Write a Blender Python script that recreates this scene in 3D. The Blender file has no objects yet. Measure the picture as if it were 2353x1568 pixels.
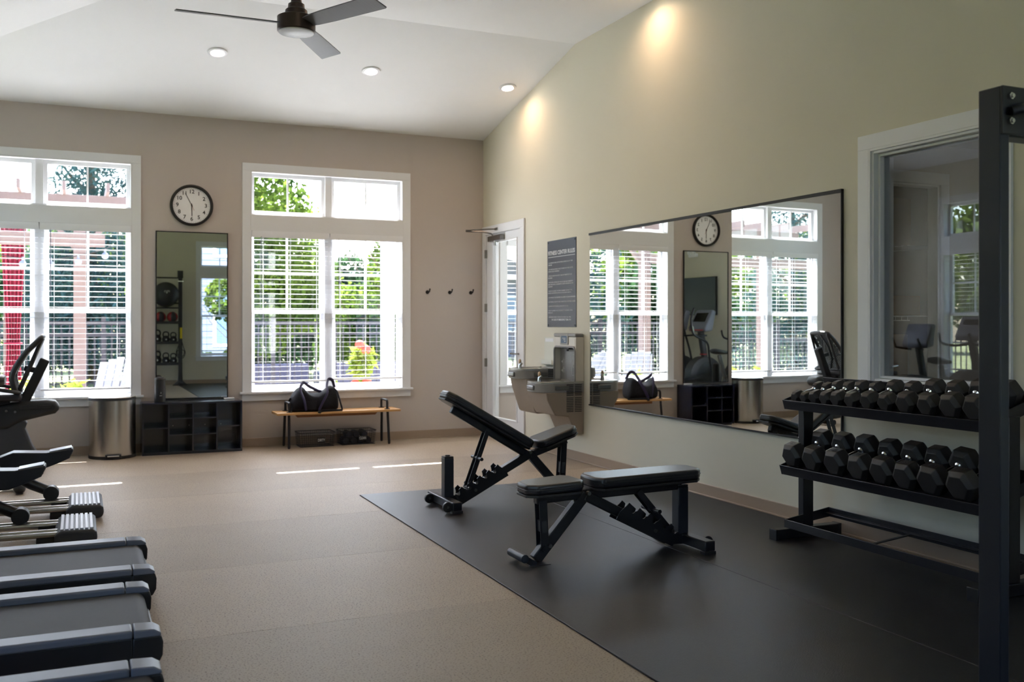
import bpy, math, random
import numpy as np
from mathutils import Vector, Matrix, Quaternion
random.seed(7)
SC = bpy.context.scene
COL = SC.collection
R = math.radians

# ------------------------------------------------------------------ camera, sky, sun, exposure
cam_d = bpy.data.cameras.new('camera')
cam = bpy.data.objects.new('camera', cam_d); COL.objects.link(cam)
cam.location = (-4.527, -10.961, 1.36)
cam.rotation_euler = (R(90), 0, R(-24.14))
cam_d.sensor_width = 36.0
cam_d.lens = 36.0 * 2227.0 / 2353.0
cam_d.shift_y = -40.0 / 2353.0
cam_d.clip_start = 0.05
cam_d.clip_end = 300
cam_d.dof.use_dof = True
cam_d.dof.focus_distance = 5.6
cam_d.dof.aperture_fstop = 3.2
SC.camera = cam

SUN_DIR = Vector((-0.13, -2.07, -2.66)).normalized()
world = bpy.data.worlds.new('sky'); SC.world = world
world.use_nodes = True
wn = world.node_tree.nodes; wl = world.node_tree.links
sky = wn.new('ShaderNodeTexSky'); sky.sky_type = 'NISHITA'
sky.sun_disc = False
sky.sun_elevation = math.asin(-SUN_DIR.z)
sky.sun_rotation = math.atan2(-SUN_DIR.x, -SUN_DIR.y)
sky.air_density = 1.0; sky.dust_density = 2.0; sky.ozone_density = 1.0
wn['Background'].inputs['Strength'].default_value = 0.40
wl.new(sky.outputs['Color'], wn['Background'].inputs['Color'])

sun_d = bpy.data.lights.new('sun', 'SUN')
sun_d.energy = 13.0; sun_d.angle = R(0.53); sun_d.color = (1.0, 0.97, 0.93)
sun = bpy.data.objects.new('sun', sun_d); COL.objects.link(sun)
sun.rotation_euler = SUN_DIR.to_track_quat('-Z', 'Y').to_euler()
sun.location = (0, 20, 26)

vs = SC.view_settings
vs.view_transform = 'Standard'; vs.look = 'None'; vs.gamma = 1.0
vs.use_curve_mapping = False
vs.exposure = 2.2
cy = SC.cycles
cy.max_bounces = 10; cy.diffuse_bounces = 5; cy.glossy_bounces = 6
cy.transmission_bounces = 6; cy.transparent_max_bounces = 24
cy.caustics_reflective = False; cy.caustics_refractive = False
cy.sample_clamp_indirect = 6.0

# ------------------------------------------------------------------ materials
def lin(c):
    c = c / 255.0
    return c / 12.92 if c <= 0.04045 else ((c + 0.055) / 1.055) ** 2.4
def rgb(*c): return (lin(c[0]), lin(c[1]), lin(c[2]), 1.0)
MATS = {}
def mat(name, col, rough=0.5, metal=0.0, var=0.0, vscale=8.0, bump=0.0, bscale=60.0, spec=0.5, emit=None, estr=0.0, coat=0.0, speck=None, stretch=None, detail=4.0):
    m = bpy.data.materials.new(name); m.use_nodes = True
    nt = m.node_tree; b = nt.nodes['Principled BSDF']
    b.inputs['Base Color'].default_value = rgb(*col)
    b.inputs['Roughness'].default_value = rough
    b.inputs['Metallic'].default_value = metal
    b.inputs['Specular IOR Level'].default_value = spec
    b.inputs['Coat Weight'].default_value = coat
    tc = nt.nodes.new('ShaderNodeTexCoord')
    src = tc.outputs['Object']
    if stretch:
        mp = nt.nodes.new('ShaderNodeMapping'); mp.inputs['Scale'].default_value = stretch
        nt.links.new(src, mp.inputs['Vector']); src = mp.outputs['Vector']
    colout = None
    if var or speck:
        n = nt.nodes.new('ShaderNodeTexNoise'); n.inputs['Scale'].default_value = vscale; n.inputs['Detail'].default_value = detail
        nt.links.new(src, n.inputs['Vector'])
        mx = nt.nodes.new('ShaderNodeMix'); mx.data_type = 'RGBA'
        c = rgb(*col)
        mx.inputs['A'].default_value = tuple(max(0, x * (1 - var)) for x in c[:3]) + (1,)
        mx.inputs['B'].default_value = tuple(min(1, x * (1 + var)) for x in c[:3]) + (1,)
        nt.links.new(n.outputs['Fac'], mx.inputs['Factor'])
        colout = mx.outputs['Result']
        if speck:
            scol, sscale, sfrom, sto = speck
            n2 = nt.nodes.new('ShaderNodeTexNoise'); n2.inputs['Scale'].default_value = sscale; n2.inputs['Detail'].default_value = 1.0
            nt.links.new(src, n2.inputs['Vector'])
            mr = nt.nodes.new('ShaderNodeMapRange'); mr.inputs['From Min'].default_value = sfrom; mr.inputs['From Max'].default_value = sto
            nt.links.new(n2.outputs['Fac'], mr.inputs['Value'])
            m2 = nt.nodes.new('ShaderNodeMix'); m2.data_type = 'RGBA'
            nt.links.new(mr.outputs['Result'], m2.inputs['Factor'])
            nt.links.new(colout, m2.inputs['A']); m2.inputs['B'].default_value = rgb(*scol)
            colout = m2.outputs['Result']
        nt.links.new(colout, b.inputs['Base Color'])
    if bump:
        n = nt.nodes.new('ShaderNodeTexNoise'); n.inputs['Scale'].default_value = bscale; n.inputs['Detail'].default_value = 3.0
        nt.links.new(src, n.inputs['Vector'])
        bp = nt.nodes.new('ShaderNodeBump'); bp.inputs['Strength'].default_value = bump; bp.inputs['Distance'].default_value = 0.01
        nt.links.new(n.outputs['Fac'], bp.inputs['Height']); nt.links.new(bp.outputs['Normal'], b.inputs['Normal'])
    if emit:
        b.inputs['Emission Color'].default_value = tuple(emit) + (1,)
        b.inputs['Emission Strength'].default_value = estr
    MATS[name] = m
    return m
def glass_mat(name, tint=(1, 1, 1), f0=0.04):
    m = bpy.data.materials.new(name); m.use_nodes = True
    nt = m.node_tree; nt.nodes.clear()
    out = nt.nodes.new('ShaderNodeOutputMaterial'); mx = nt.nodes.new('ShaderNodeMixShader')
    t = nt.nodes.new('ShaderNodeBsdfTransparent'); t.inputs['Color'].default_value = tint + (1,)
    g = nt.nodes.new('ShaderNodeBsdfGlossy'); g.inputs['Roughness'].default_value = 0.0
    lw = nt.nodes.new('ShaderNodeLayerWeight'); lw.inputs['Blend'].default_value = 0.5
    pw = nt.nodes.new('ShaderNodeMath'); pw.operation = 'POWER'; pw.inputs[1].default_value = 5.0
    ma = nt.nodes.new('ShaderNodeMath'); ma.operation = 'MULTIPLY_ADD'; ma.inputs[1].default_value = 1 - f0; ma.inputs[2].default_value = f0
    nt.links.new(lw.outputs['Facing'], pw.inputs[0]); nt.links.new(pw.outputs[0], ma.inputs[0])
    nt.links.new(ma.outputs[0], mx.inputs[0]); nt.links.new(t.outputs[0], mx.inputs[1]); nt.links.new(g.outputs[0], mx.inputs[2])
    nt.links.new(mx.outputs[0], out.inputs['Surface'])
    MATS[name] = m; return m
def leaf_mat(name, c0, c1, scale=0.9, trans=0.45):
    m = bpy.data.materials.new(name); m.use_nodes = True
    nt = m.node_tree; nt.nodes.clear()
    out = nt.nodes.new('ShaderNodeOutputMaterial'); mx = nt.nodes.new('ShaderNodeMixShader')
    d = nt.nodes.new('ShaderNodeBsdfDiffuse'); t = nt.nodes.new('ShaderNodeBsdfTranslucent')
    tc = nt.nodes.new('ShaderNodeTexCoord'); n = nt.nodes.new('ShaderNodeTexNoise'); n.inputs['Scale'].default_value = scale; n.inputs['Detail'].default_value = 6
    nt.links.new(tc.outputs['Object'], n.inputs['Vector'])
    r = nt.nodes.new('ShaderNodeValToRGB'); r.color_ramp.elements[0].color = rgb(*c0); r.color_ramp.elements[1].color = rgb(*c1)
    r.color_ramp.elements[0].position = 0.35; r.color_ramp.elements[1].position = 0.65
    nt.links.new(n.outputs['Fac'], r.inputs['Fac'])
    nt.links.new(r.outputs['Color'], d.inputs['Color']); nt.links.new(r.outputs['Color'], t.inputs['Color'])
    mx.inputs[0].default_value = trans
    nt.links.new(d.outputs[0], mx.inputs[1]); nt.links.new(t.outputs[0], mx.inputs[2]); nt.links.new(mx.outputs[0], out.inputs['Surface'])
    MATS[name] = m; return m

mat('paint_sage', (211, 206, 189), 0.75, bump=0.06, bscale=220, var=0.015, vscale=2)
mat('paint_tan_and_backlit', (190, 180, 173), 0.75, bump=0.06, bscale=220, var=0.015, vscale=2)  # back wall's backlit tone put into the colour; hallway walls use it too
mat('paint_ceiling', (232, 232, 232), 0.85, bump=0.10, bscale=150, var=0.01)
mat('paint_grey', (196, 198, 198), 0.8)
mat('white_trim', (226, 227, 230), 0.35, bump=0.02, bscale=30)
mat('white_vinyl', (238, 239, 243), 0.3)
mat('base_vinyl', (157, 138, 120), 0.45, var=0.03)
mat('floor_a', (167, 151, 132), 0.55, var=0.06, vscale=3, bump=0.12, bscale=140, speck=((106, 92, 82), 120, 0.56, 0.70))
mat('floor_b', (160, 145, 127), 0.55, var=0.06, vscale=3, bump=0.12, bscale=140, speck=((102, 89, 79), 120, 0.56, 0.70))
mat('rubber_mat', (21, 23, 29), 0.40, var=0.15, vscale=30, bump=0.25, bscale=260, spec=0.45, speck=((38, 41, 50), 210, 0.60, 0.75))
mat('black_steel', (26, 27, 33), 0.36, bump=0.04, bscale=400, spec=0.5)
mat('navy_steel', (30, 34, 45), 0.38, bump=0.04, bscale=400, spec=0.5)
mat('black_plastic', (30, 30, 33), 0.42, bump=0.03, bscale=200)
mat('grey_plastic', (104, 107, 120), 0.40)
mat('silver_plastic', (178, 184, 200), 0.36)
mat('dark_grey', (52, 53, 58), 0.45)
mat('vinyl_pad', (30, 31, 36), 0.33, bump=0.10, bscale=180, spec=0.6)
mat('rubber_hex', (36, 34, 35), 0.48, bump=0.06, bscale=160)
mat('chrome', (215, 216, 220), 0.12, 1.0)
mat('steel', (176, 174, 170), 0.28, 1.0, bump=0.03, bscale=30, stretch=(1, 1, 40))
mat('steel_dark', (120, 119, 118), 0.34, 1.0)
mat('steel_can', (188, 184, 178), 0.24, 1.0, bump=0.02, bscale=20, stretch=(30, 30, 1))
mat('fountain_body', (150, 138, 126), 0.45, 0.15, var=0.03)
mat('fountain_grey', (138, 136, 134), 0.38)
mat('fountain_light', (214, 209, 198), 0.4)
mat('oak', (196, 152, 98), 0.42, var=0.22, vscale=5, stretch=(1.2, 14, 14), bump=0.05, bscale=40)
mat('oak_dark', (142, 92, 54), 0.5, var=0.2, vscale=5, stretch=(1.2, 14, 14))
mat('bag_nylon', (23, 24, 32), 0.80, spec=0.3, bump=0.6, bscale=22, var=0.15, vscale=12)
mat('strap_purple', (34, 26, 66), 0.6, bump=0.2, bscale=300)
mat('towel', (48, 50, 62), 0.95, bump=0.6, bscale=240, var=0.15, vscale=60)
mat('shelf_black_skylit', (25, 29, 48), 0.22, coat=0.3, var=0.08, vscale=6)  # black shelf, with the skylight's blue tint put into its colour
mat('sign_slate', (54, 57, 68), 0.38)
mat('white_print', (225, 226, 228), 0.6)
mat('face_white', (236, 236, 238), 0.5)
mat('ink', (24, 24, 28), 0.6)
mat('red_plastic', (170, 28, 34), 0.4)
mat('red_cloth', (128, 20, 48), 0.8)
mat('yellow_nylon', (226, 200, 20), 0.6)
mat('screen', (8, 10, 15), 0.22, spec=0.2)
mat('screen_blue', (70, 92, 120), 0.2)
mat('fan_bronze', (64, 54, 52), 0.38, 0.5)
mat('fan_blade', (96, 98, 108), 0.42, var=0.12, vscale=6, stretch=(14, 1, 1))
mat('fan_lens', (218, 222, 232), 0.35)
mat('brass_nickel', (150, 147, 140), 0.32, 1.0)
mat('tan_nub', (205, 176, 140), 0.5)
mat('lamp_lens', (255, 245, 232), 0.5, emit=(1.0, 0.86, 0.70), estr=14.0)
mat('mesh_black', (20, 20, 23), 0.5)
mat('carton', (150, 112, 76), 0.8, var=0.08)
mat('carton_dark', (78, 58, 46), 0.8, var=0.1)
mat('wicker', (140, 108, 78), 0.8, bump=0.8, bscale=90, var=0.25, vscale=70)
mat('concrete', (196, 194, 192), 0.9, var=0.06, vscale=3, bump=0.2, bscale=30)
mat('lawn', (120, 127, 82), 0.95, var=0.25, vscale=2.2, bump=0.5, bscale=60)
mat('wood_grey', (116, 98, 94), 0.8, var=0.12, vscale=4, stretch=(8, 8, 1))
mat('fence_black', (34, 32, 44), 0.5)
mat('bark', (86, 70, 58), 0.9, var=0.2, vscale=9, bump=0.6, bscale=25)
mat('siding', (66, 76, 100), 0.7)
mat('siding_dark', (70, 76, 96), 0.7)
mat('roof_dark', (78, 76, 84), 0.85, var=0.12, vscale=12)
mat('white_frp', (120, 124, 138), 0.45)
mat('flower_red', (214, 66, 52), 0.7)
mat('pot', (120, 96, 88), 0.8)
mat('mulch', (92, 70, 58), 0.95, var=0.3, vscale=18, bump=0.8, bscale=50)
glass_mat('glass', (0.97, 0.985, 0.98))
glass_mat('glass_inner', (0.62, 0.68, 0.72), 0.11)
mat('mirror', (226, 230, 228), 0.0, 1.0)
mat('acrylic', (222, 222, 210), 0.2)
leaf_mat('leaf_maple', (36, 62, 28), (112, 130, 54))
leaf_mat('leaf_dark', (22, 40, 32), (54, 80, 50))
leaf_mat('leaf_spruce', (34, 54, 58), (70, 94, 92), trans=0.2)
leaf_mat('leaf_bright', (84, 106, 38), (150, 160, 70), scale=3)

# ------------------------------------------------------------------ mesh helpers
def V(*a): return Vector(a[0] if len(a) == 1 else a)
class MB:
    def __init__(s): s.v = []; s.f = []
    def add(s, vs, fs):
        o = len(s.v); s.v += [tuple(p) for p in vs]; s.f += [tuple(i + o for i in f) for f in fs]; return s
    def box(s, x0, x1, y0, y1, z0, z1):
        vs = [(x0,y0,z0),(x1,y0,z0),(x1,y1,z0),(x0,y1,z0),(x0,y0,z1),(x1,y0,z1),(x1,y1,z1),(x0,y1,z1)]
        return s.add(vs, [(0,3,2,1),(4,5,6,7),(0,1,5,4),(1,2,6,5),(2,3,7,6),(3,0,4,7)])
    def bar(s, p0, p1, w, h, up=(0, 0, 1)):
        p0 = V(p0); p1 = V(p1); d = (p1 - p0).normalized(); u = V(up)
        r = d.cross(u)
        if r.length < 1e-4: r = d.cross(V(0, 1, 0))
        r.normalize(); u = r.cross(d).normalized()
        vs = []
        for p in (p0, p1):
            for a, b in ((-1,-1),(1,-1),(1,1),(-1,1)): vs.append(p + r * (a * w / 2) + u * (b * h / 2))
        return s.add(vs, [(0,1,2,3),(7,6,5,4),(0,4,5,1),(1,5,6,2),(2,6,7,3),(3,7,4,0)])
    def cyl(s, p0, p1, r0, r1=None, n=16):
        r1 = r0 if r1 is None else r1
        p0 = V(p0); p1 = V(p1); d = (p1 - p0).normalized()
        a = d.orthogonal().normalized(); b = d.cross(a)
        vs = []
        for p, r in ((p0, r0), (p1, r1)):
            for i in range(n):
                t = 2 * math.pi * i / n; vs.append(p + a * (r * math.cos(t)) + b * (r * math.sin(t)))
        fs = [(i, (i + 1) % n, n + (i + 1) % n, n + i) for i in range(n)]
        fs += [tuple(range(n - 1, -1, -1)), tuple(range(n, 2 * n))]
        return s.add(vs, fs)
    def tube(s, pts, r, n=10, closed=False, flat=1.0):
        pts = [V(p) for p in pts]; m = len(pts); vs = []; a = None
        for i, p in enumerate(pts):
            if closed: t = (pts[(i + 1) % m] - pts[i - 1]).normalized()
            else: t = (pts[min(i + 1, m - 1)] - pts[max(i - 1, 0)]).normalized()
            if a is None: a = t.orthogonal().normalized()
            else:
                a = a - t * a.dot(t); a = a.normalized() if a.length > 1e-6 else t.orthogonal().normalized()
            b = t.cross(a); rr = r[i] if isinstance(r, (list, tuple)) else r
            for k in range(n):
                th = 2 * math.pi * k / n; vs.append(p + a * (rr * math.cos(th)) + b * (rr * flat * math.sin(th)))
        fs = []
        for i in range(m if closed else m - 1):
            j = (i + 1) % m
            for k in range(n): fs.append((i*n+k, i*n+(k+1)%n, j*n+(k+1)%n, j*n+k))
        if not closed: fs += [tuple(range(n-1,-1,-1)), tuple(range((m-1)*n, m*n))]
        return s.add(vs, fs)
    def lathe(s, prof, n=24, c=(0,0,0), axis=(0,0,1), sx=1.0, sy=1.0):
        c = V(c); q = V(axis).normalized().to_track_quat('Z', 'Y'); vs = []
        for r, z in prof:
            for k in range(n):
                t = 2 * math.pi * k / n
                vs.append(c + q @ V(r * sx * math.cos(t), r * sy * math.sin(t), z))
        fs = []
        for i in range(len(prof) - 1):
            for k in range(n): fs.append((i*n+k, i*n+(k+1)%n, (i+1)*n+(k+1)%n, (i+1)*n+k))
        fs += [tuple(range(n-1,-1,-1)), tuple(range((len(prof)-1)*n, len(prof)*n))]
        return s.add(vs, fs)
    def sphere(s, c, r, nu=16, nv=10, sc=(1,1,1)):
        prof = []
        vs = []; c = V(c)
        for j in range(1, nv):
            ph = math.pi * j / nv
            for k in range(nu):
                t = 2 * math.pi * k / nu
                vs.append(c + V(r*sc[0]*math.sin(ph)*math.cos(t), r*sc[1]*math.sin(ph)*math.sin(t), r*sc[2]*math.cos(ph)))
        top = len(vs); vs += [c + V(0,0,r*sc[2]), c - V(0,0,r*sc[2])]
        fs = []
        for j in range(nv - 2):
            for k in range(nu): fs.append((j*nu+k, (j+1)*nu+k, (j+1)*nu+(k+1)%nu, j*nu+(k+1)%nu))
        for k in range(nu):
            fs.append((top, k, (k+1)%nu)); fs.append((top+1, (nv-2)*nu+(k+1)%nu, (nv-2)*nu+k))
        return s.add(vs, fs)
    def prism(s, poly, axis, d0, d1):
        def P(a, b, d): return {'x': (d, a, b), 'y': (a, d, b), 'z': (a, b, d)}[axis]
        n = len(poly)
        vs = [P(a, b, d0) for a, b in poly] + [P(a, b, d1) for a, b in poly]
        fs = [(i, (i+1)%n, n+(i+1)%n, n+i) for i in range(n)] + [tuple(range(n-1,-1,-1)), tuple(range(n, 2*n))]
        return s.add(vs, fs)
    def mesh(s, name, smooth=True, ang=38):
        me = bpy.data.meshes.new(name); me.from_pydata(s.v, [], s.f); me.validate()
        import bmesh
        bm = bmesh.new(); bm.from_mesh(me); bmesh.ops.recalc_face_normals(bm, faces=bm.faces); bm.to_mesh(me); bm.free()
        if smooth:
            me.polygons.foreach_set('use_smooth', [True] * len(me.polygons)); me.set_sharp_from_angle(angle=R(ang))
        return me
    def build(s, name, m, parent=None, bevel=0, seg=2, smooth=True, loc=None, rot=None, ang=38, subsurf=0):
        me = s.mesh(name, smooth, ang); return obj(name, me, m, parent, bevel, seg, loc, rot, subsurf)
def obj(name, me, m, parent=None, bevel=0, seg=2, loc=None, rot=None, subsurf=0):
    o = bpy.data.objects.new(name, me); COL.objects.link(o)
    if m is not None and not me.materials: me.materials.append(MATS[m] if isinstance(m, str) else m)
    if parent is not None: o.parent = parent
    if loc is not None: o.location = loc
    if rot is not None: o.rotation_euler = rot
    if bevel:
        b = o.modifiers.new('bevel', 'BEVEL'); b.width = bevel; b.segments = seg; b.limit_method = 'ANGLE'; b.angle_limit = R(40)
    if subsurf:
        sb = o.modifiers.new('sub', 'SUBSURF'); sb.levels = subsurf; sb.render_levels = subsurf
    return o
def tag(o, label=None, cat=None, group=None, kind=None):
    if label: o['label'] = label
    if cat: o['category'] = cat
    if group: o['group'] = group
    if kind: o['kind'] = kind
    return o
def thing(name, label, cat, loc=(0,0,0), rotz=0.0, group=None):
    o = bpy.data.objects.new(name, None); COL.objects.link(o); o.empty_display_size = 0.1
    o.location = loc; o.rotation_euler = (0, 0, rotz)
    return tag(o, label, cat, group)
def struct(name, loc=(0,0,0), rotz=0.0, label=None):
    o = bpy.data.objects.new(name, None); COL.objects.link(o); o.empty_display_size = 0.1
    o.location = loc; o.rotation_euler = (0, 0, rotz); return tag(o, label, None, None, 'structure')
def copy_tree(o, parent=None):
    c = o.copy(); COL.objects.link(c)
    if parent is not None: c.parent = parent
    for ch in o.children: copy_tree(ch, c)
    return c
def text(name, body, size, m, parent, loc, rot, width=None, align='CENTER', thick=0.0004, bold=0.0):
    cu = bpy.data.curves.new(name, 'FONT'); cu.body = body; cu.size = size; cu.align_x = align; cu.align_y = 'CENTER'
    cu.extrude = thick; cu.offset = bold; cu.resolution_u = 3
    t = bpy.data.objects.new(name, cu); COL.objects.link(t)
    bpy.context.view_layer.update()
    me = bpy.data.meshes.new_from_object(t.evaluated_get(bpy.context.evaluated_depsgraph_get()))
    if width:
        xs = [v.co.x for v in me.vertices]; w = max(xs) - min(xs)
        for v in me.vertices: v.co.x *= width / w
    bpy.data.objects.remove(t); bpy.data.curves.remove(cu)
    me.materials.clear()
    return obj(name, me, m, parent, loc=loc, rot=rot)
def arc(c, r, a0, a1, n, plane='xz'):
    out = []
    for i in range(n + 1):
        t = R(a0 + (a1 - a0) * i / n); a, b = r * math.cos(t), r * math.sin(t)
        out.append({'xz': (c[0]+a, c[1], c[2]+b), 'xy': (c[0]+a, c[1]+b, c[2]), 'yz': (c[0], c[1]+a, c[2]+b)}[plane])
    return out
mat('column_shaded_white', (184, 190, 204), 0.5)  # white column greyed: the porch shade is put into the colour
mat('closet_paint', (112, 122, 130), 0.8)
# ------------------------------------------------------------------ the room shell (corner of back and right wall at the origin)
W, D, T = 6.45, 11.35, 0.16           # room width, depth, wall thickness
ZE, ZT, CR = 3.60, 4.15, 2.40         # eave height, flat ceiling height, run of the sloped part
WIN = dict(hw=0.878, cas=0.09, z0=0.605, z1=2.39, t0=2.57, t1=3.05, top=3.135)
def wall_boxes(mb, a0, a1, z0, z1, holes, f):
    """wall rectangle a0..a1 x z0..z1 minus holes (ha0,ha1,hz0,hz1); f(mb,a0,a1,z0,z1) adds one block"""
    cuts = sorted(set([a0, a1] + [h[0] for h in holes] + [h[1] for h in holes]))
    for i in range(len(cuts) - 1):
        m = (cuts[i] + cuts[i+1]) / 2; z = z0
        hs = sorted([h for h in holes if h[0] < m < h[1]], key=lambda h: h[2])
        for h in hs:
            if h[2] > z: f(mb, cuts[i], cuts[i+1], z, h[2])
            z = h[3]
        if z < z1: f(mb, cuts[i], cuts[i+1], z, z1)
def whole(c, w=WIN): return [(c - w['hw'], c + w['hw'], w['z0'] - 0.02, w['z1']), (c - w['hw'], c + w['hw'], w['t0'], w['t1'])]
WX = [-4.884, -1.905, 1.182]          # window centres along the back wall
LY = [-1.903, -8.7]             # along the left wall
FX = [-1.19]                   # along the front wall

mb = MB(); hol = sum([whole(c) for c in WX], [])
wall_boxes(mb, -W - T, 2.55, -0.1, ZE, hol, lambda b, a0, a1, z0, z1: b.box(a0, a1, 0, T, z0, z1))
tag(mb.build('wall_back', 'paint_tan_and_backlit', smooth=False), 'back wall with the tall windows, backlit tone put into its colour', kind='structure')
mb = MB(); hol = [(-1.125, -0.105, -0.1, 2.445), (-7.27, -6.345, 0.985, 2.45)]
wall_boxes(mb, -D, 0, -0.1, ZE, hol, lambda b, a0, a1, z0, z1: b.box(0, T, a0, a1, z0, z1))
mb.prism([(0, ZE), (-D, ZE), (-D + CR, ZT), (-CR, ZT)], 'x', 0, T)
tag(mb.build('wall_right', 'paint_sage', smooth=False), 'pale sage green side wall with the long mirror', kind='structure')
mb = MB(); hol = sum([whole(c) for c in LY], [])
wall_boxes(mb, -D, 0, -0.1, ZE, hol, lambda b, a0, a1, z0, z1: b.box(-W - T, -W, a0, a1, z0, z1))
tag(mb.build('wall_left', 'paint_sage', smooth=False), kind='structure')
mb = MB(); hol = sum([whole(c) for c in FX], [])
wall_boxes(mb, -W - T, T, -0.1, ZE, hol, lambda b, a0, a1, z0, z1: b.box(a0, a1, -D - T, -D, z0, z1))
tag(mb.build('wall_front', 'paint_sage', smooth=False), kind='structure')
# vaulted ceiling: slopes from three walls up to a flat middle
mb = MB(); x0, x1, y0, y1 = -W, 0, -D, 0; xi, yi0, yi1 = -W + CR, -D + CR, -CR
e = 0.02
mb.add([(x0,y1,ZE),(x1,y1,ZE),(x1,yi1,ZT),(xi,yi1,ZT),(x0,y0,ZE),(xi,yi0,ZT),(x1,yi0,ZT),(x1,y0,ZE)],
       [(0,1,2,3),(4,0,3,5),(7,4,5,6),(3,2,6,5)])
mb.add([(x0-T,y1+T,ZE+.1),(x1+T,y1+T,ZE+.1),(x1+T,yi1,ZT+.12),(xi,yi1,ZT+.12),(x0-T,y0-T,ZE+.1),(xi,yi0,ZT+.12),(x1+T,yi0,ZT+.12),(x1+T,y0-T,ZE+.1)],
       [(0,1,2,3),(4,0,3,5),(7,4,5,6),(3,2,6,5)])
tag(mb.build('ceiling', 'paint_ceiling', smooth=False), 'white vaulted ceiling sloping up to a flat middle', kind='structure')
# floor: subfloor with separate 1.22 m sheets of speckled flooring
fl = MB().box(-W - T, 2.55, -D - T, T, -0.10, -0.004).build('floor', 'floor_b', smooth=False)
tag(fl, 'tan speckled rubber floor laid in wide strips', kind='structure')
ys = [0.0, -0.49, -1.71, -2.93, -4.15, -5.37, -6.59, -7.81, -9.03, -10.25, -D]
for i in range(len(ys) - 1):
    MB().box(-W, 0, ys[i+1] + 0.0012, ys[i] - 0.0012, -0.004, 0.0).build('floor_sheet', 'floor_a' if i % 2 else 'floor_b', fl, smooth=False)
# vinyl cove base
def base(name, mbx): tag(mbx.build(name, 'base_vinyl', bevel=0.003), kind='structure')
base('baseboard_back', MB().box(-W, 0, -0.012, 0, 0, 0.093).box(-W, 0, -0.022, -0.012, 0, 0.012))
base('baseboard_right', MB().box(-0.012, 0, -D, -1.235, 0, 0.093).box(-0.022, -0.012, -D, -1.235, 0, 0.012))
base('baseboard_left', MB().box(-W, -W + 0.012, -D, 0, 0, 0.093))
base('baseboard_front', MB().box(-W, 0, -D, -D + 0.012, 0, 0.093))
# roof overhang outside the back wall
tag(MB().box(-9, 4.2, T, 0.62, 3.50, 3.62).box(-9, 4.2, 0.60, 0.62, 3.468, 3.62).build('trim_1', 'white_trim', smooth=False), 'white roof eave outside the back wall', kind='structure')

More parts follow.
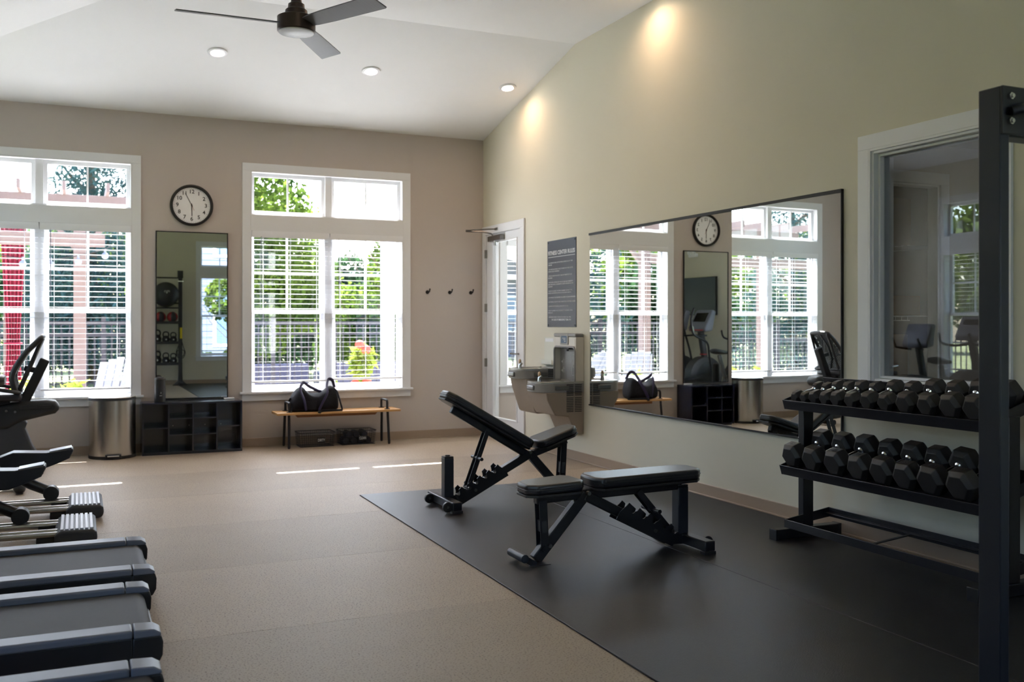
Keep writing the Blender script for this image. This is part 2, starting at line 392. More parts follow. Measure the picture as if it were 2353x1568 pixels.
# ------------------------------------------------------------------ windows (local x along the wall, y outwards, z up)
def portal(parent, w, h, z):
    d = bpy.data.lights.new('sky_portal', 'AREA'); d.shape = 'RECTANGLE'; d.size = w; d.size_y = h
    d.cycles.is_portal = True
    o = bpy.data.objects.new('sky_portal', d); COL.objects.link(o); o.parent = parent
    o.location = (0, T + 0.03, z); o.rotation_euler = (R(-90), 0, 0)
SLAT = MB().box(-0.425, 0.425, -0.025, 0.025, -0.001, 0.001).mesh('slat', False)
SLAT.materials.append(MATS['white_vinyl'])
def window(name, loc, rotz, label=None, blinds=None, rails=(0.705, 0.715)):
    w = WIN; h, c = w['hw'], w['cas']
    r = struct(name, loc, rotz, label)
    f = -0.02                                        # casing face stands proud of the wall
    def P(nm, *b, mt='white_trim', bv=0.002):
        m = MB()
        for q in b: m.box(*q)
        return m.build(nm, mt, r, bevel=bv)
    P('casing', (-h-c, h+c, f, 0, w['t1'], w['top']))
    for s in (-1, 1): P('casing', (min(s*h, s*(h+c)), max(s*h, s*(h+c)), f, 0, w['z0'], w['t1']))
    P('transom_board', (-h, h, f, T, w['z1'], w['t0']))
    P('stool', (-h-c-0.025, h+c+0.025, -0.05, T, w['z0']-0.022, w['z0']))
    P('apron', (-h-c, h+c, f, 0, w['z0']-0.10, w['z0']-0.022))
    P('jamb', (-h, -h+0.012, f, T, w['z0'], w['z1']), (h-0.012, h, f, T, w['z0'], w['z1']),
      (-h, -h+0.012, f, T, w['t0'], w['t1']), (h-0.012, h, f, T, w['t0'], w['t1']), (-h, h, f, T, w['t1']-0.012, w['t1']), (-h, h, 0, T, w['t0'], w['t0']+0.012))
    P('mullion', (-0.045, 0.045, 0.03, T, w['z0'], w['z1']), (-0.038, 0.038, 0.03, T, w['t0'], w['t1']), mt='white_vinyl')
    for s in (-1, 1):
        a0, a1 = (0.038, h-0.012) if s > 0 else (-h+0.012, -0.038)
        z0, z1, q = w['t0']+0.012, w['t1']-0.012, 0.038
        sash = P('transom_sash', (a0, a1, 0.07, 0.115, z0, z0+q), (a0, a1, 0.07, 0.115, z1-q, z1), (a0, a0+q, 0.07, 0.115, z0+q, z1-q), (a1-q, a1, 0.07, 0.115, z0+q, z1-q), mt='white_vinyl')
        MB().box((a0+a1)/2-0.009, (a0+a1)/2+0.009, 0.082, 0.10, z0+q, z1-q).build('muntin', 'white_vinyl', sash)
        MB().box(a0+q, a1-q, 0.093, 0.097, z0+q, z1-q).build('pane', 'glass', sash, smooth=False)
        a0, a1 = (0.045, h-0.012) if s > 0 else (-h+0.012, -0.045)
        zm = 1.49; q = 0.042
        for nm, z0, z1, ya, yb in (('upper_sash', zm-0.02, w['z1'], 0.105, 0.145), ('lower_sash', w['z0']+0.01, zm+0.025, 0.062, 0.102)):
            bot = q if nm == 'upper_sash' else 0.058
            sash = P(nm, (a0, a1, ya, yb, z0, z0+bot), (a0, a1, ya, yb, z1-q, z1), (a0, a0+q, ya, yb, z0+bot, z1-q), (a1-q, a1, ya, yb, z0+bot, z1-q), mt='white_vinyl')
            MB().box(a0+q, a1-q, (ya+yb)/2-0.002, (ya+yb)/2+0.002, z0+bot, z1-q).build('pane', 'glass', sash, smooth=False)
            if nm == 'upper_sash':
                xm = (a0+a1)/2; zc = (z0+bot+z1-q)/2
                MB().box(xm-0.011, xm+0.011, ya+0.005, ya+0.016, z0+bot, z1-q).box(a0+q, xm-0.011, ya+0.005, ya+0.016, zc-0.011, zc+0.011).box(xm+0.011, a1-q, ya+0.005, ya+0.016, zc-0.011, zc+0.011).build('muntin', 'white_vinyl', sash)
            else:
                for dx in (0.28, 0.72): MB().box(a0+(a1-a0)*dx-0.03, a0+(a1-a0)*dx+0.03, ya-0.012, ya, zm+0.005, zm+0.02).build('sash_lock', 'white_vinyl', sash, bevel=0.003)
    portal(r, 2*h, w['z1']-w['z0'], (w['z0']+w['z1'])/2); portal(r, 2*h, w['t1']-w['t0'], (w['t0']+w['t1'])/2)
    if blinds:
        for k, s in enumerate((-1, 1)):
            b = thing('window_blind', blinds[k], 'blind', (0, 0, 0), 0, 'white slatted window blinds')
            M = Matrix.Translation(loc) @ Matrix.Rotation(rotz, 4, 'Z') @ Matrix.Translation((s * 0.436, 0.012, 0))
            b.matrix_world = M
            zt = w['z1'] - 0.002
            MB().box(-0.428, 0.428, -0.03, 0.03, zt-0.045, zt).build('headrail', 'white_vinyl', b, bevel=0.003)
            MB().prism([(-0.05,zt),(-0.035,zt),(-0.033,zt-0.07),(-0.042,zt-0.072),(-0.045,zt-0.05),(-0.05,zt-0.03)], 'x', -0.431, 0.431).build('valance', 'white_vinyl', b)
            z = zt - 0.095; zr = rails[k]; n = 0
            while z > zr + 0.05:
                o = obj('slat', SLAT, None, b, loc=(0, 0, z), rot=(R(-2), 0, 0)); z -= 0.0545
            MB().box(-0.426, 0.426, -0.025, 0.025, zr, zr+0.02).build('bottom_rail', 'white_vinyl', b, bevel=0.003)
            for x in (-0.30, 0.0, 0.30):
                m = MB()
                for y in (-0.026, 0.026): m.box(x-0.0012, x+0.0012, y-0.0008, y+0.0008, zr, zt-0.04)
                m.build('ladder_cord', 'white_vinyl', b, smooth=False)
            MB().cyl((-0.33, -0.04, zt-0.06), (-0.33, -0.042, zt-0.75), 0.004, n=8).build('tilt_wand', 'grey_plastic', b)
    return r
window('window_1', (WX[0], 0, 0), 0, 'tall double window with transom above, left of the wall clock',
       ('white slatted blind in the left half of the window above the steel bin', 'white slatted blind directly above the stainless steel bin'), (0.655, 0.672))
window('window_2', (WX[1], 0, 0), 0, 'tall double window with transom above the wooden bench',
       ('white slatted blind above the black duffel bag, left half of its window', 'white slatted blind nearest the wall hooks, right half of its window'), (0.700, 0.713))
window('window_3', (WX[2], 0, 0), 0, 'window of the next room seen through the glass door',
       ('white slatted blind seen through the glass door', 'white slatted blind in the room behind the glass door, hidden half'))
window('window_4', (-W, LY[0], 0), R(90), 'window seen reflected in the interior glass beside the rack',
       ('white slatted blind reflected in the interior window glass', 'white slatted blind next to the corner, reflected in the interior window glass'))
window('window_added_fill', (-W, LY[1], 0), R(90))  # unseen window without blinds, added to let more daylight in
window('window_6', (FX[0], -D, 0), R(180), 'window reflected in the tall narrow mirror',
       ('white slatted blind reflected in the tall mirror, hidden half', 'white slatted blind reflected in the tall narrow mirror'))

# ------------------------------------------------------------------ glass door in the right wall, next to the corner
d = struct('door_1', (0, 0, 0), 0, 'white framed full glass door beside the corner')
def P(nm, b, mt='white_trim', par=None, bv=0.002): return MB().box(*b).build(nm, mt, par or d, bevel=bv)
P('casing', (-0.02, 0, -1.22, -0.012, 2.44, 2.53)); P('casing', (-0.02, 0, -0.105, -0.012, 0, 2.44)); P('casing', (-0.02, 0, -1.22, -1.125, 0, 2.44))
P('jamb', (-0.02, T, -0.115, -0.100, 0, 2.44)); P('jamb', (-0.02, T, -1.13, -1.115, 0, 2.44)); P('jamb', (-0.02, T, -1.115, -0.115, 2.43, 2.445))
ya, yb, xa, xb = -1.112, -0.118, -0.002, 0.043
slab = MB().box(xa, xb, ya, yb, 2.325, 2.428).box(xa, xb, ya, yb, 0.008, 0.25).box(xa, xb, ya, ya+0.115, 0.25, 2.325).box(xa, xb, yb-0.195, yb, 0.25, 2.325).build('door_leaf', 'white_trim', d, bevel=0.003)
MB().box(0.017, 0.023, ya+0.115, yb-0.195, 0.25, 2.325).build('pane', 'glass', slab, smooth=False)
m = MB()
for b in ((xa-0.008, xa, ya+0.100, ya+0.118, 0.235, 2.34), (xa-0.008, xa, yb-0.198, yb-0.18, 0.235, 2.34), (xa-0.008, xa, ya+0.118, yb-0.198, 2.322, 2.34), (xa-0.008, xa, ya+0.118, yb-0.198, 0.235, 0.253)): m.box(*b)
m.build('glazing_bead', 'white_trim', slab, bevel=0.002)
for z in (2.20, 1.55, 0.89): MB().box(-0.024, -0.003, -0.133, -0.118, z-0.05, z+0.05).cyl((-0.026, -0.118, z-0.05), (-0.026, -0.118, z+0.05), 0.007, n=10).build('hinge', 'brass_nickel', d)
MB().box(-0.06, -0.003, -0.66, -0.27, 2.335, 2.40).build('closer_body', 'steel_dark', d, bevel=0.008)
MB().cyl((-0.035, -0.46, 2.28), (-0.035, -0.46, 2.335), 0.022, n=12).build('closer_spindle', 'chrome', d)
MB().tube([(-0.04, -0.40, 2.40), (-0.05, -0.36, 2.43), (-0.13, -0.32, 2.45), (-0.34, -0.28, 2.452)], 0.009, 8).build('closer_arm', 'steel_dark', d)
MB().tube([(-0.34, -0.28, 2.462), (-0.10, -0.42, 2.475), (-0.03, -0.46, 2.475)], 0.008, 8).box(-0.035, -0.015, -0.50, -0.43, 2.462, 2.49).build('closer_link', 'steel_dark', d)
MB().cyl((-0.05, -1.05, 1.02), (-0.05, -1.05, 1.02 + 0.001), 0.02).tube([(-0.004, -1.06, 1.02), (-0.055, -1.06, 1.02), (-0.06, -1.0, 1.02), (-0.06, -0.95, 1.02)], 0.010, 8).build('lever_handle', 'brass_nickel', d)

# ------------------------------------------------------------------ interior window in the right wall behind the dumbbells
d = struct('window_7', (0, 0, 0), 0, 'interior window onto the store room behind the dumbbell rack')
ya, yb, z0, z1, c = -7.27, -6.345, 0.985, 2.45, 0.09
P('casing', (-0.02, 0, ya-c, yb+c, z1, z1+c)); P('casing', (-0.02, 0, ya-c, ya, z0, z1)); P('casing', (-0.02, 0, yb, yb+c, z0, z1))
P('stool', (-0.05, 0.09, ya-c-0.09, yb+c+0.05, z0-0.03, z0)); P('apron', (-0.018, 0, ya-c, yb+c, z0-0.11, z0-0.03))
m = MB()
for k, (i, x0, x1) in enumerate(((0.016, -0.02, T), (0.032, -0.006, T), (0.05, 0.03, 0.13))):
    m.box(x0, x1, yb-i, yb-i+0.016, z0, z1); m.box(x0, x1, ya+i-0.016, ya+i, z0, z1); m.box(x0, x1, ya+i, yb-i, z1-i, z1-i+0.016)
    m.box(max(x0, 0), x1, ya+i, yb-i, z0+i-0.016, z0+i)
m.build('jamb', 'white_trim', d, bevel=0.002)
MB().box(0.06, 0.066, ya+0.04, yb-0.04, z0+0.03, z1-0.04).build('pane', 'glass_inner', d, smooth=False)

# ------------------------------------------------------------------ rooms beyond the right wall
m = MB().box(T, 2.55, -1.75, -1.65, 0, 2.75).box(2.45, 2.55, -1.65, 0, 0, 2.75).box(T, 2.55, -1.65, T, 2.75, 2.85)
tag(m.build('wall_lobby', 'paint_grey', smooth=False), 'pale grey walls of the lobby behind the glass door', kind='structure')
m = MB(); hx0, hx1 = 0.70, 1.61
wall_boxes(m, T, 3.4, -0.1, 2.75, [(hx0, hx1, -0.1, 2.44)], lambda b, a0, a1, z0, z1: b.box(a0, a1, -5.42, -5.32, z0, z1))
m.box(3.3, 3.4, -9.6, -5.42, 0, 2.75).box(T, 3.4, -9.7, -9.6, 0, 2.75).box(T, 3.4, -9.7, -3.2, 2.75, 2.85)
tag(m.build('wall_hallway', 'paint_tan_and_backlit', smooth=False), 'tan hallway walls behind the interior window', kind='structure')
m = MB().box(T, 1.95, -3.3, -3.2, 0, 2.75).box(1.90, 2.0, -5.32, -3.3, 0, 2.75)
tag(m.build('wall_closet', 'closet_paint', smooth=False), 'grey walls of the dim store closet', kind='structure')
tag(MB().box(T, 3.4, -9.7, -3.2, -0.1, 0).build('floor_hallway', 'floor_b', smooth=False), 'floor of the hallway behind the interior window', kind='structure')
d = struct('door_2', (0, 0, 0), 0, 'white cased doorway of the store closet')
for b in ((hx0-0.09, hx1+0.09, -5.44, -5.42, 2.44, 2.53), (hx0-0.09, hx0, -5.44, -5.42, 0, 2.44), (hx1, hx1+0.09, -5.44, -5.42, 0, 2.44)): P('casing', b)
for b in ((hx0-0.001, hx0+0.015, -5.42, -5.32, 0, 2.425), (hx1-0.015, hx1+0.001, -5.42, -5.32, 0, 2.425), (hx0, hx1, -5.42, -5.32, 2.425, 2.44)): P('jamb', b)

# unseen lamps added to brighten the rooms beyond
def added_panel_light(label, loc, energy, sx=0.55, sy=0.55):
    L_ = thing('added_panel_light', label, 'ceiling light', loc)
    MB().box(-sx/2-0.03, sx/2+0.03, -sy/2-0.03, sy/2+0.03, -0.03, 0).build('frame', 'white_trim', L_, bevel=0.004)
    MB().box(-sx/2, sx/2, -sy/2, sy/2, -0.034, -0.03).build('diffuser', 'added_panel_lens', L_, smooth=False)
    ld = bpy.data.lights.new('added_panel_lamp', 'AREA'); ld.shape = 'RECTANGLE'; ld.size = sx; ld.size_y = sy; ld.energy = energy; ld.color = (1.0, 0.93, 0.84)
    lo = bpy.data.objects.new('added_panel_lamp', ld); COL.objects.link(lo); lo.parent = L_; lo.location = (0, 0, -0.04)
mat('added_panel_lens', (250, 246, 238), 0.5, emit=(1.0, 0.93, 0.84), estr=2.0)
added_panel_light('unseen square panel lamp added to light the hallway behind the interior window', (1.9, -7.6, 2.75), 0.6)
added_panel_light('unseen square panel lamp added to light the lobby behind the glass door', (1.3, -0.95, 2.75), 3.0)
# ------------------------------------------------------------------ benches first (largest free-standing things in the middle)
def weight_bench(name, label, loc, rotz, back_deg, seat_deg, back_len, sup_x, low):
    """local: pivot above the origin, backrest towards +x, seat towards -x"""
    t = thing(name, label, 'weight bench', loc, rotz, 'adjustable weight benches')
    pz = 0.385; st = 'black_steel'
    def pad(nm, L, wdt0, wdt1, th, deg, sign, gap):
        # rounded upholstered pad, tapered, with clipped corners
        h0, h1, c = wdt0 / 2, wdt1 / 2, 0.055
        poly = [(0, -h0 + c), (c * .7, -h0), (L - c, -h1), (L, -h1 + c), (L, h1 - c), (L - c, h1), (c * .7, h0), (0, h0 - c)]
        if sign < 0: poly = [(-x, y) for x, y in poly][::-1]
        q = (R(-deg) if sign > 0 else R(deg))
        base_z = pz + 0.028
        M = Matrix.Translation((sign * gap, 0, base_z)) @ Matrix.Rotation(q, 4, 'Y')
        p = MB().prism(poly, 'z', 0.0, th).build(nm, 'vinyl_pad', t, bevel=0.017, seg=4); p.matrix_local = M
        s2 = [(x * 0.985 + sign * 0.006, y * 0.985) for x, y in poly]
        w = MB().prism(s2, 'z', -0.014, 0.0).build('pad_board', 'black_plastic', p, bevel=0.002)
        m = MB().prism([(x * 1.004, y * 1.008) for x, y in poly], 'z', th * 0.42, th * 0.42 + 0.006).build('seam_piping', 'vinyl_pad', p, bevel=0.002)
        return M
    Mb = pad('back_pad', back_len, 0.27, 0.245, 0.062, back_deg, 1, 0.012)
    Ms = pad('seat_pad', 0.355, 0.275, 0.235, 0.058, seat_deg, -1, 0.055)
    def tr(M, x, z): return tuple(M @ Vector((x, 0, z)))
    # carriers under the pads
    b = MB().bar(tr(Mb, -0.02, -0.045), tr(Mb, back_len * 0.86, -0.040), 0.05, 0.055).build('back_carrier', st, t, bevel=0.006)
    MB().bar(tr(Ms, 0.06, -0.042), tr(Ms, -0.27, -0.042), 0.05, 0.05).build('seat_carrier', st, t, bevel=0.006)
    # ladder beam down to the rear foot
    e0, e1 = V(-0.01, 0, pz - 0.02), V(0.60, 0, 0.055)
    MB().bar(e0, e1, 0.06, 0.058).build('main_beam', st, t, bevel=0.006)
    dirv = (e1 - e0).normalized(); up = V(-dirv.z, 0, dirv.x)
    if up.z < 0: up = -up
    prof = []; L = (e1 - e0).length
    s0, s1 = 0.27, L - 0.01
    prof.append((s0 - 0.03, 0.0)); n = 5
    for i in range(n):
        a = s0 + (s1 - s0) * i / n; w = (s1 - s0) / n
        prof += [(a, 0.052), (a + w * 0.10, 0.074), (a + w * 0.46, 0.066), (a + w * 0.50, 0.046), (a + w * 0.56, 0.032), (a + w * 0.66, 0.026), (a + w * 0.78, 0.030), (a + w * 0.86, 0.044)]
    prof += [(s1, 0.05), (s1, -0.045), (s0 - 0.03, -0.045)]
    for y in (-0.045, 0.039):
        m = MB(); n = len(prof); vs = []
        for yy in (y, y + 0.006):
            for a, hh in prof:
                p = e0 + dirv * a + up * hh; vs.append((p.x, yy, p.z))
        m.add(vs, [(i, (i + 1) % n, n + (i + 1) % n, n + i) for i in range(n)] + [tuple(range(n - 1, -1, -1)), tuple(range(n, 2 * n))])
        m.build('ladder_plate', st, t, smooth=False)
    # twin support bars with cross pin and grip
    a = V(tr(Mb, sup_x, -0.05)); c = V(low[0], 0, low[1])
    for y in (-0.028, 0.028): MB().bar(a + V(0, y, 0), c + V(0, y, 0), 0.008, 0.036).build('support_bar', st, t, bevel=0.002)
    MB().cyl(c + V(0, -0.06, 0), c + V(0, 0.06, 0), 0.011, n=12).build('support_pin', 'steel_dark', t)
    g = a.lerp(c, 0.48); MB().cyl(g + V(0, -0.095, 0), g + V(0, 0.095, 0), 0.013, n=12).build('support_grip', st, t)
    # rear foot, post, rubber feet and wheels
    MB().box(0.645, 0.715, -0.275, 0.275, 0.028, 0.088).build('rear_foot', st, t, bevel=0.006)
    for y in (-0.275, 0.23): MB().box(0.638, 0.722, y, y + 0.045, 0.0, 0.028).build('rubber_foot', 'black_plastic', t, bevel=0.003)
    MB().bar((0.655, 0, 0.088), (0.655, 0, 0.372), 0.072, 0.072, up=(1, 0, 0)).build('rear_post', 'navy_steel', t, bevel=0.004)
    MB().box(0.620, 0.690, -0.035, 0.035, 0.372, 0.383).cyl((0.655, 0, 0.385), (0.655, 0, 0.392), 0.018, n=14).build('post_cap', 'black_plastic', t, bevel=0.003)
    MB().bar((0.56, 0, 0.065), (0.66, 0, 0.06), 0.07, 0.07).build('foot_bracket', st, t, bevel=0.004)
    for y in (-0.15, 0.24):
        w = MB().cyl((0.745, y - 0.014, 0.055), (0.745, y + 0.014, 0.055), 0.036, n=20).build('wheel', 'black_plastic', t, bevel=0.004)
        MB().cyl((0.745, y - 0.018, 0.055), (0.745, y + 0.018, 0.055), 0.009, n=10).build('axle_bolt', 'steel_dark', w)
    # front leg with foot plate and carrying handle
    MB().bar((0.0, 0, pz - 0.01), (-0.325, 0, 0.02), 0.055, 0.062).build('front_leg', st, t, bevel=0.006)
    MB().box(-0.40, -0.27, -0.10, 0.10, 0.0, 0.012).build('front_foot_plate', st, t, bevel=0.003)
    MB().cyl((-0.43, -0.10, 0.055), (-0.43, 0.10, 0.055), 0.024, n=16).build('carry_roller', 'navy_steel', t, bevel=0.003)
    for y in (-0.085, 0.085): MB().bar((-0.43, y, 0.055), (-0.36, y, 0.012), 0.012, 0.035).build('roller_bracket', st, t)
    # seat strut: two flat bars with a spacer plate
    a = V(tr(Ms, -0.235, -0.05)); c = V(-0.275, 0, 0.085)
    for y in (-0.03, 0.03): MB().bar(a + V(0, y, 0), c + V(0, y, 0), 0.008, 0.05).build('seat_strut', st, t, bevel=0.002)
    g = a.lerp(c, 0.42); g2 = a.lerp(c, 0.66)
    MB().bar(g, g2, 0.075, 0.03).build('strut_plate', 'dark_grey', t, bevel=0.002)
    MB().cyl(c + V(0, -0.05, 0), c + V(0, 0.05, 0), 0.018, n=14).build('strut_pin', st, t)
    for x, z in ((0.0, pz - 0.005), (0.45, 0.125), (-0.25, 0.10)):
        MB().cyl((x, -0.052, z), (x, 0.052, z), 0.012, n=8).build('bolt', 'steel_dark', t)
    return t
weight_bench('weight_bench', 'black weight bench with its backrest raised, in front of the drinking fountain', (-1.385, -4.25, 0), R(180), 30.5, 17.5, 0.80, 0.36, (0.50, 0.145))
weight_bench('weight_bench', 'black weight bench set flat, nearest the dumbbell rack', (-1.835, -5.995, 0), 0, 0.8, -2.2, 0.745, 0.33, (0.565, 0.115))

# ------------------------------------------------------------------ rubber mat of two rolls
mt = thing('rubber_floor_mat', 'large black rubber floor mat under the weight benches', 'floor mat', (-1.28, -7.42, 0))
mt.rotation_euler = (0, 0, R(-0.45))
for x0, x1 in ((-1.245, -0.0015), (0.0015, 1.215)):
    MB().box(x0, x1, -3.9, 3.93, 0.0, 0.009).build('mat_roll', 'rubber_mat', mt, bevel=0.002)

# ------------------------------------------------------------------ wall clock, tall mirror, hooks
ck = thing('wall_clock', 'round black-rimmed wall clock above the tall mirror', 'clock', (-3.405, 0, 2.635))
MB().lathe([(0.205, 0), (0.222, 0), (0.222, 0.03), (0.215, 0.042), (0.203, 0.045), (0.197, 0.034), (0.196, 0.014), (0.18, 0.012)], 48, axis=(0, -1, 0)).build('rim', 'ink', ck)
MB().cyl((0, -0.010, 0), (0, -0.0135, 0), 0.197, n=48).build('dial', 'face_white', ck)
for k in range(1, 13):
    a = R(90 - 30 * k); text('numeral', str(k), 0.058, 'ink', ck, (0.147 * math.cos(a), -0.0145, 0.147 * math.sin(a)), (R(90), 0, 0), bold=0.001)
m = MB()
for k in range(60):
    a = R(6 * k); r0 = 0.178 if k % 5 else 0.172
    m.bar((r0 * math.cos(a), -0.0142, r0 * math.sin(a)), (0.187 * math.cos(a), -0.0142, 0.187 * math.sin(a)), 0.0022, 0.0008, up=(0, 1, 0))
m.build('minute_marks', 'ink', ck, smooth=False)
def hand(nm, deg, L, tail, w, y, mt_='ink'):
    a = R(90 - deg); d_ = V(math.cos(a), 0, math.sin(a))
    MB().bar(d_ * -tail + V(0, y, 0), d_ * L + V(0, y, 0), w, 0.0015, up=(0, 1, 0)).build(nm, mt_, ck, smooth=False)
hand('hour_hand', 179, 0.115, 0.02, 0.008, -0.017); hand('minute_hand', -27, 0.145, 0.02, 0.006, -0.019); hand('second_hand', 155, 0.06, 0.02, 0.002, -0.021, 'red_plastic')
MB().cyl((0, -0.014, 0), (0, -0.023, 0), 0.008, n=14).build('hub_pin', 'ink', ck)

tm = thing('tall_mirror', 'tall narrow wall mirror with thin black frame standing on the cubby shelf', 'mirror', (-3.399, -0.004, 0.552))
tm.rotation_euler = (R(0.09), 0, 0)
hw, hh = 0.372, 1.797
m = MB().box(-hw, hw, -0.022, 0, 0, 0.011).box(-hw, hw, -0.022, 0, hh-0.011, hh).box(-hw, -hw+0.011, -0.022, 0, 0.011, hh-0.011).box(hw-0.011, hw, -0.022, 0, 0.011, hh-0.011)
m.build('frame', 'ink', tm, bevel=0.001)
MB().box(-hw+0.011, hw-0.011, -0.016, -0.012, 0.011, hh-0.011).build('mirror_glass', 'mirror', tm, smooth=False)

hl = ('black round wall hook nearest the window', 'black round wall hook in the middle of the three', 'black round wall hook nearest the corner')
for k, x in enumerate((-0.721, -0.437, -0.165)):
    h = thing('wall_hook', hl[k], 'hook', (x, 0, 1.735), 0, 'wall hooks')
    MB().cyl((0, 0, 0), (0, -0.008, 0), 0.022, n=18).build('rosette', 'ink', h, bevel=0.002)
    MB().tube([(0, -0.008, -0.004), (0.003, -0.03, -0.006), (0.010, -0.045, 0.004), (0.015, -0.048, 0.03)], 0.0075, 10).sphere((0.015, -0.048, 0.033), 0.010, 10, 8).build('peg', 'ink', h)

# ------------------------------------------------------------------ low black cubby shelf and what stands on it
cb = thing('cubby_shelf', 'low glossy black cubby shelf below the tall mirror', 'shelf', (-3.42, -0.02, 0))
x0, x1, dp, H = -0.505, 0.497, -0.325, 0.540
MB().box(x0, x1, dp, 0, H-0.02, H).build('top', 'shelf_black_skylit', cb, bevel=0.002)
MB().box(x0, x1, dp, 0, 0.0, 0.03).build('plinth', 'shelf_black_skylit', cb, bevel=0.002)
for x in (x0, x1-0.018): MB().box(x, x+0.018, dp, 0, 0.03, H-0.02).build('side_panel', 'shelf_black_skylit', cb, bevel=0.001)
MB().box(x0+0.018, x1-0.018, -0.012, 0, 0.03, H-0.02).build('back_panel', 'shelf_black_skylit', cb)
xs = [x0 + 0.018 + (x1 - x0 - 0.036) * k / 4 for k in range(5)]
for k in (1, 2, 3): MB().box(xs[k]-0.008, xs[k]+0.008, dp+0.004, -0.012, 0.03, H-0.02).build('divider', 'shelf_black_skylit', cb, bevel=0.001)
for k, zz in ((0, (0.275,)), (1, (0.20, 0.37)), (2, (0.20, 0.37)), (3, (0.275,))):
    for z in zz: MB().box(xs[k]+0.008, xs[k+1]-0.008, dp+0.006, -0.012, z-0.007, z+0.007).build('shelf_board', 'shelf_black_skylit', cb, bevel=0.001)
for k in range(4): MB().cyl((x0 + 0.3 + 0.16*k, dp+0.003, 0.30), (x0 + 0.3 + 0.16*k, dp-0.001, 0.30), 0.003, n=8).build('cam_screw', 'chrome', cb)
sp = thing('wireless_speaker', 'black cylindrical speaker on the left end of the cubby shelf', 'speaker', (-3.745, -0.255, 0.540))
MB().lathe([(0.050, 0), (0.056, 0.004), (0.056, 0.245), (0.050, 0.252)], 28).build('body', 'black_plastic', sp)
MB().lathe([(0.040, 0.252), (0.042, 0.258), (0.038, 0.262)], 24).build('top_cap', 'dark_grey', sp)
text('lettering', 'Z', 0.02, 'white_print', sp, (0.005, -0.0575, 0.10), (R(90), 0, 0)); MB().box(-0.008, 0.016, -0.058, -0.0565, 0.070, 0.074).build('printed_bar', 'white_print', sp)
rm = thing('white_remote', 'small white remote lying on the right end of the cubby shelf', 'remote', (-3.03, -0.12, 0.540))
MB().box(-0.055, 0.055, -0.022, 0.022, 0, 0.018).build('case', 'white_vinyl', rm, bevel=0.004)
MB().box(-0.04, -0.01, -0.010, 0.010, 0.018, 0.0195).build('button', 'silver_plastic', rm)

# ------------------------------------------------------------------ stainless step bin
bn = thing('step_bin', 'stainless steel step bin between the exercise bike and the cubby shelf', 'trash can', (-4.203, -0.15, 0))
def dpoly(a, dep, n=22):
    out = [(a, 0), (a, -dep * 0.35)]
    for k in range(1, n):
        t = math.pi * k / n; out.append((a * math.cos(t), -dep * 0.35 - dep * 0.65 * math.sin(t)))
    return out + [(-a, -dep * 0.35), (-a, 0)]
MB().prism(dpoly(0.226, 0.345), 'z', 0, 0.03).build('base_ring', 'ink', bn)
MB().prism(dpoly(0.222, 0.340), 'z', 0.03, 0.585).build('body', 'steel_can', bn, ang=25)
MB().prism(dpoly(0.226, 0.346), 'z', 0.585, 0.603).build('lid_rim', 'dark_grey', bn)
MB().prism(dpoly(0.222, 0.340), 'z', 0.603, 0.618).build('lid', 'steel_can', bn, bevel=0.006)
MB().box(-0.075, 0.075, -0.375, -0.31, 0.006, 0.052).build('pedal_housing', 'ink', bn, bevel=0.006)
MB().box(-0.055, 0.055, -0.383, -0.372, 0.030, 0.042).build('pedal', 'chrome', bn, bevel=0.003)

# ------------------------------------------------------------------ wooden bench, duffel bag, baskets
wb = thing('wooden_bench', 'light wooden bench with black pipe legs and handles under the window', 'bench', (-1.876, -0.245, 0))
L = 0.692
top = MB().box(-L, L, -0.178, 0.165, 0.366, 0.392).build('seat_board', 'oak', wb, bevel=0.004)
MB().prism([(-0.48, 0.366), (0.48, 0.366), (0.44, 0.325), (-0.44, 0.325)], 'y', -0.015, 0.015).build('rail', 'oak_dark', wb, bevel=0.002)
for sx in (-1, 1):
    for y, dy in ((-0.115, -0.035), (0.115, 0.03)):
        MB().tube([(sx*0.555, y, 0.366), (sx*0.558, y + dy*0.6, 0.18), (sx*0.562, y + dy, 0.012), (sx*0.562, y + dy, 0.0)], [0.0145, 0.0145, 0.0145, 0.010], 14).build('leg', 'ink', wb)
        MB().cyl((sx*0.550, y, 0.392), (sx*0.550, y, 0.398), 0.032, n=18).build('flange', 'ink', wb)
    pts = [(sx*0.55, -0.115, 0.395), (sx*0.55, -0.115, 0.46)] + arc((sx*0.55, -0.087, 0.465), 0.028, 180, 90, 5, 'yz') + arc((sx*0.55, 0.087, 0.465), 0.028, 90, 0, 5, 'yz') + [(sx*0.55, 0.115, 0.46), (sx*0.55, 0.115, 0.395)]
    MB().tube(pts, 0.0135, 12).build('handle', 'ink', wb)

bg = thing('duffel_bag', 'black nylon duffel bag with raised straps on the left half of the bench', 'bag', (-2.135, -0.255, 0.392))
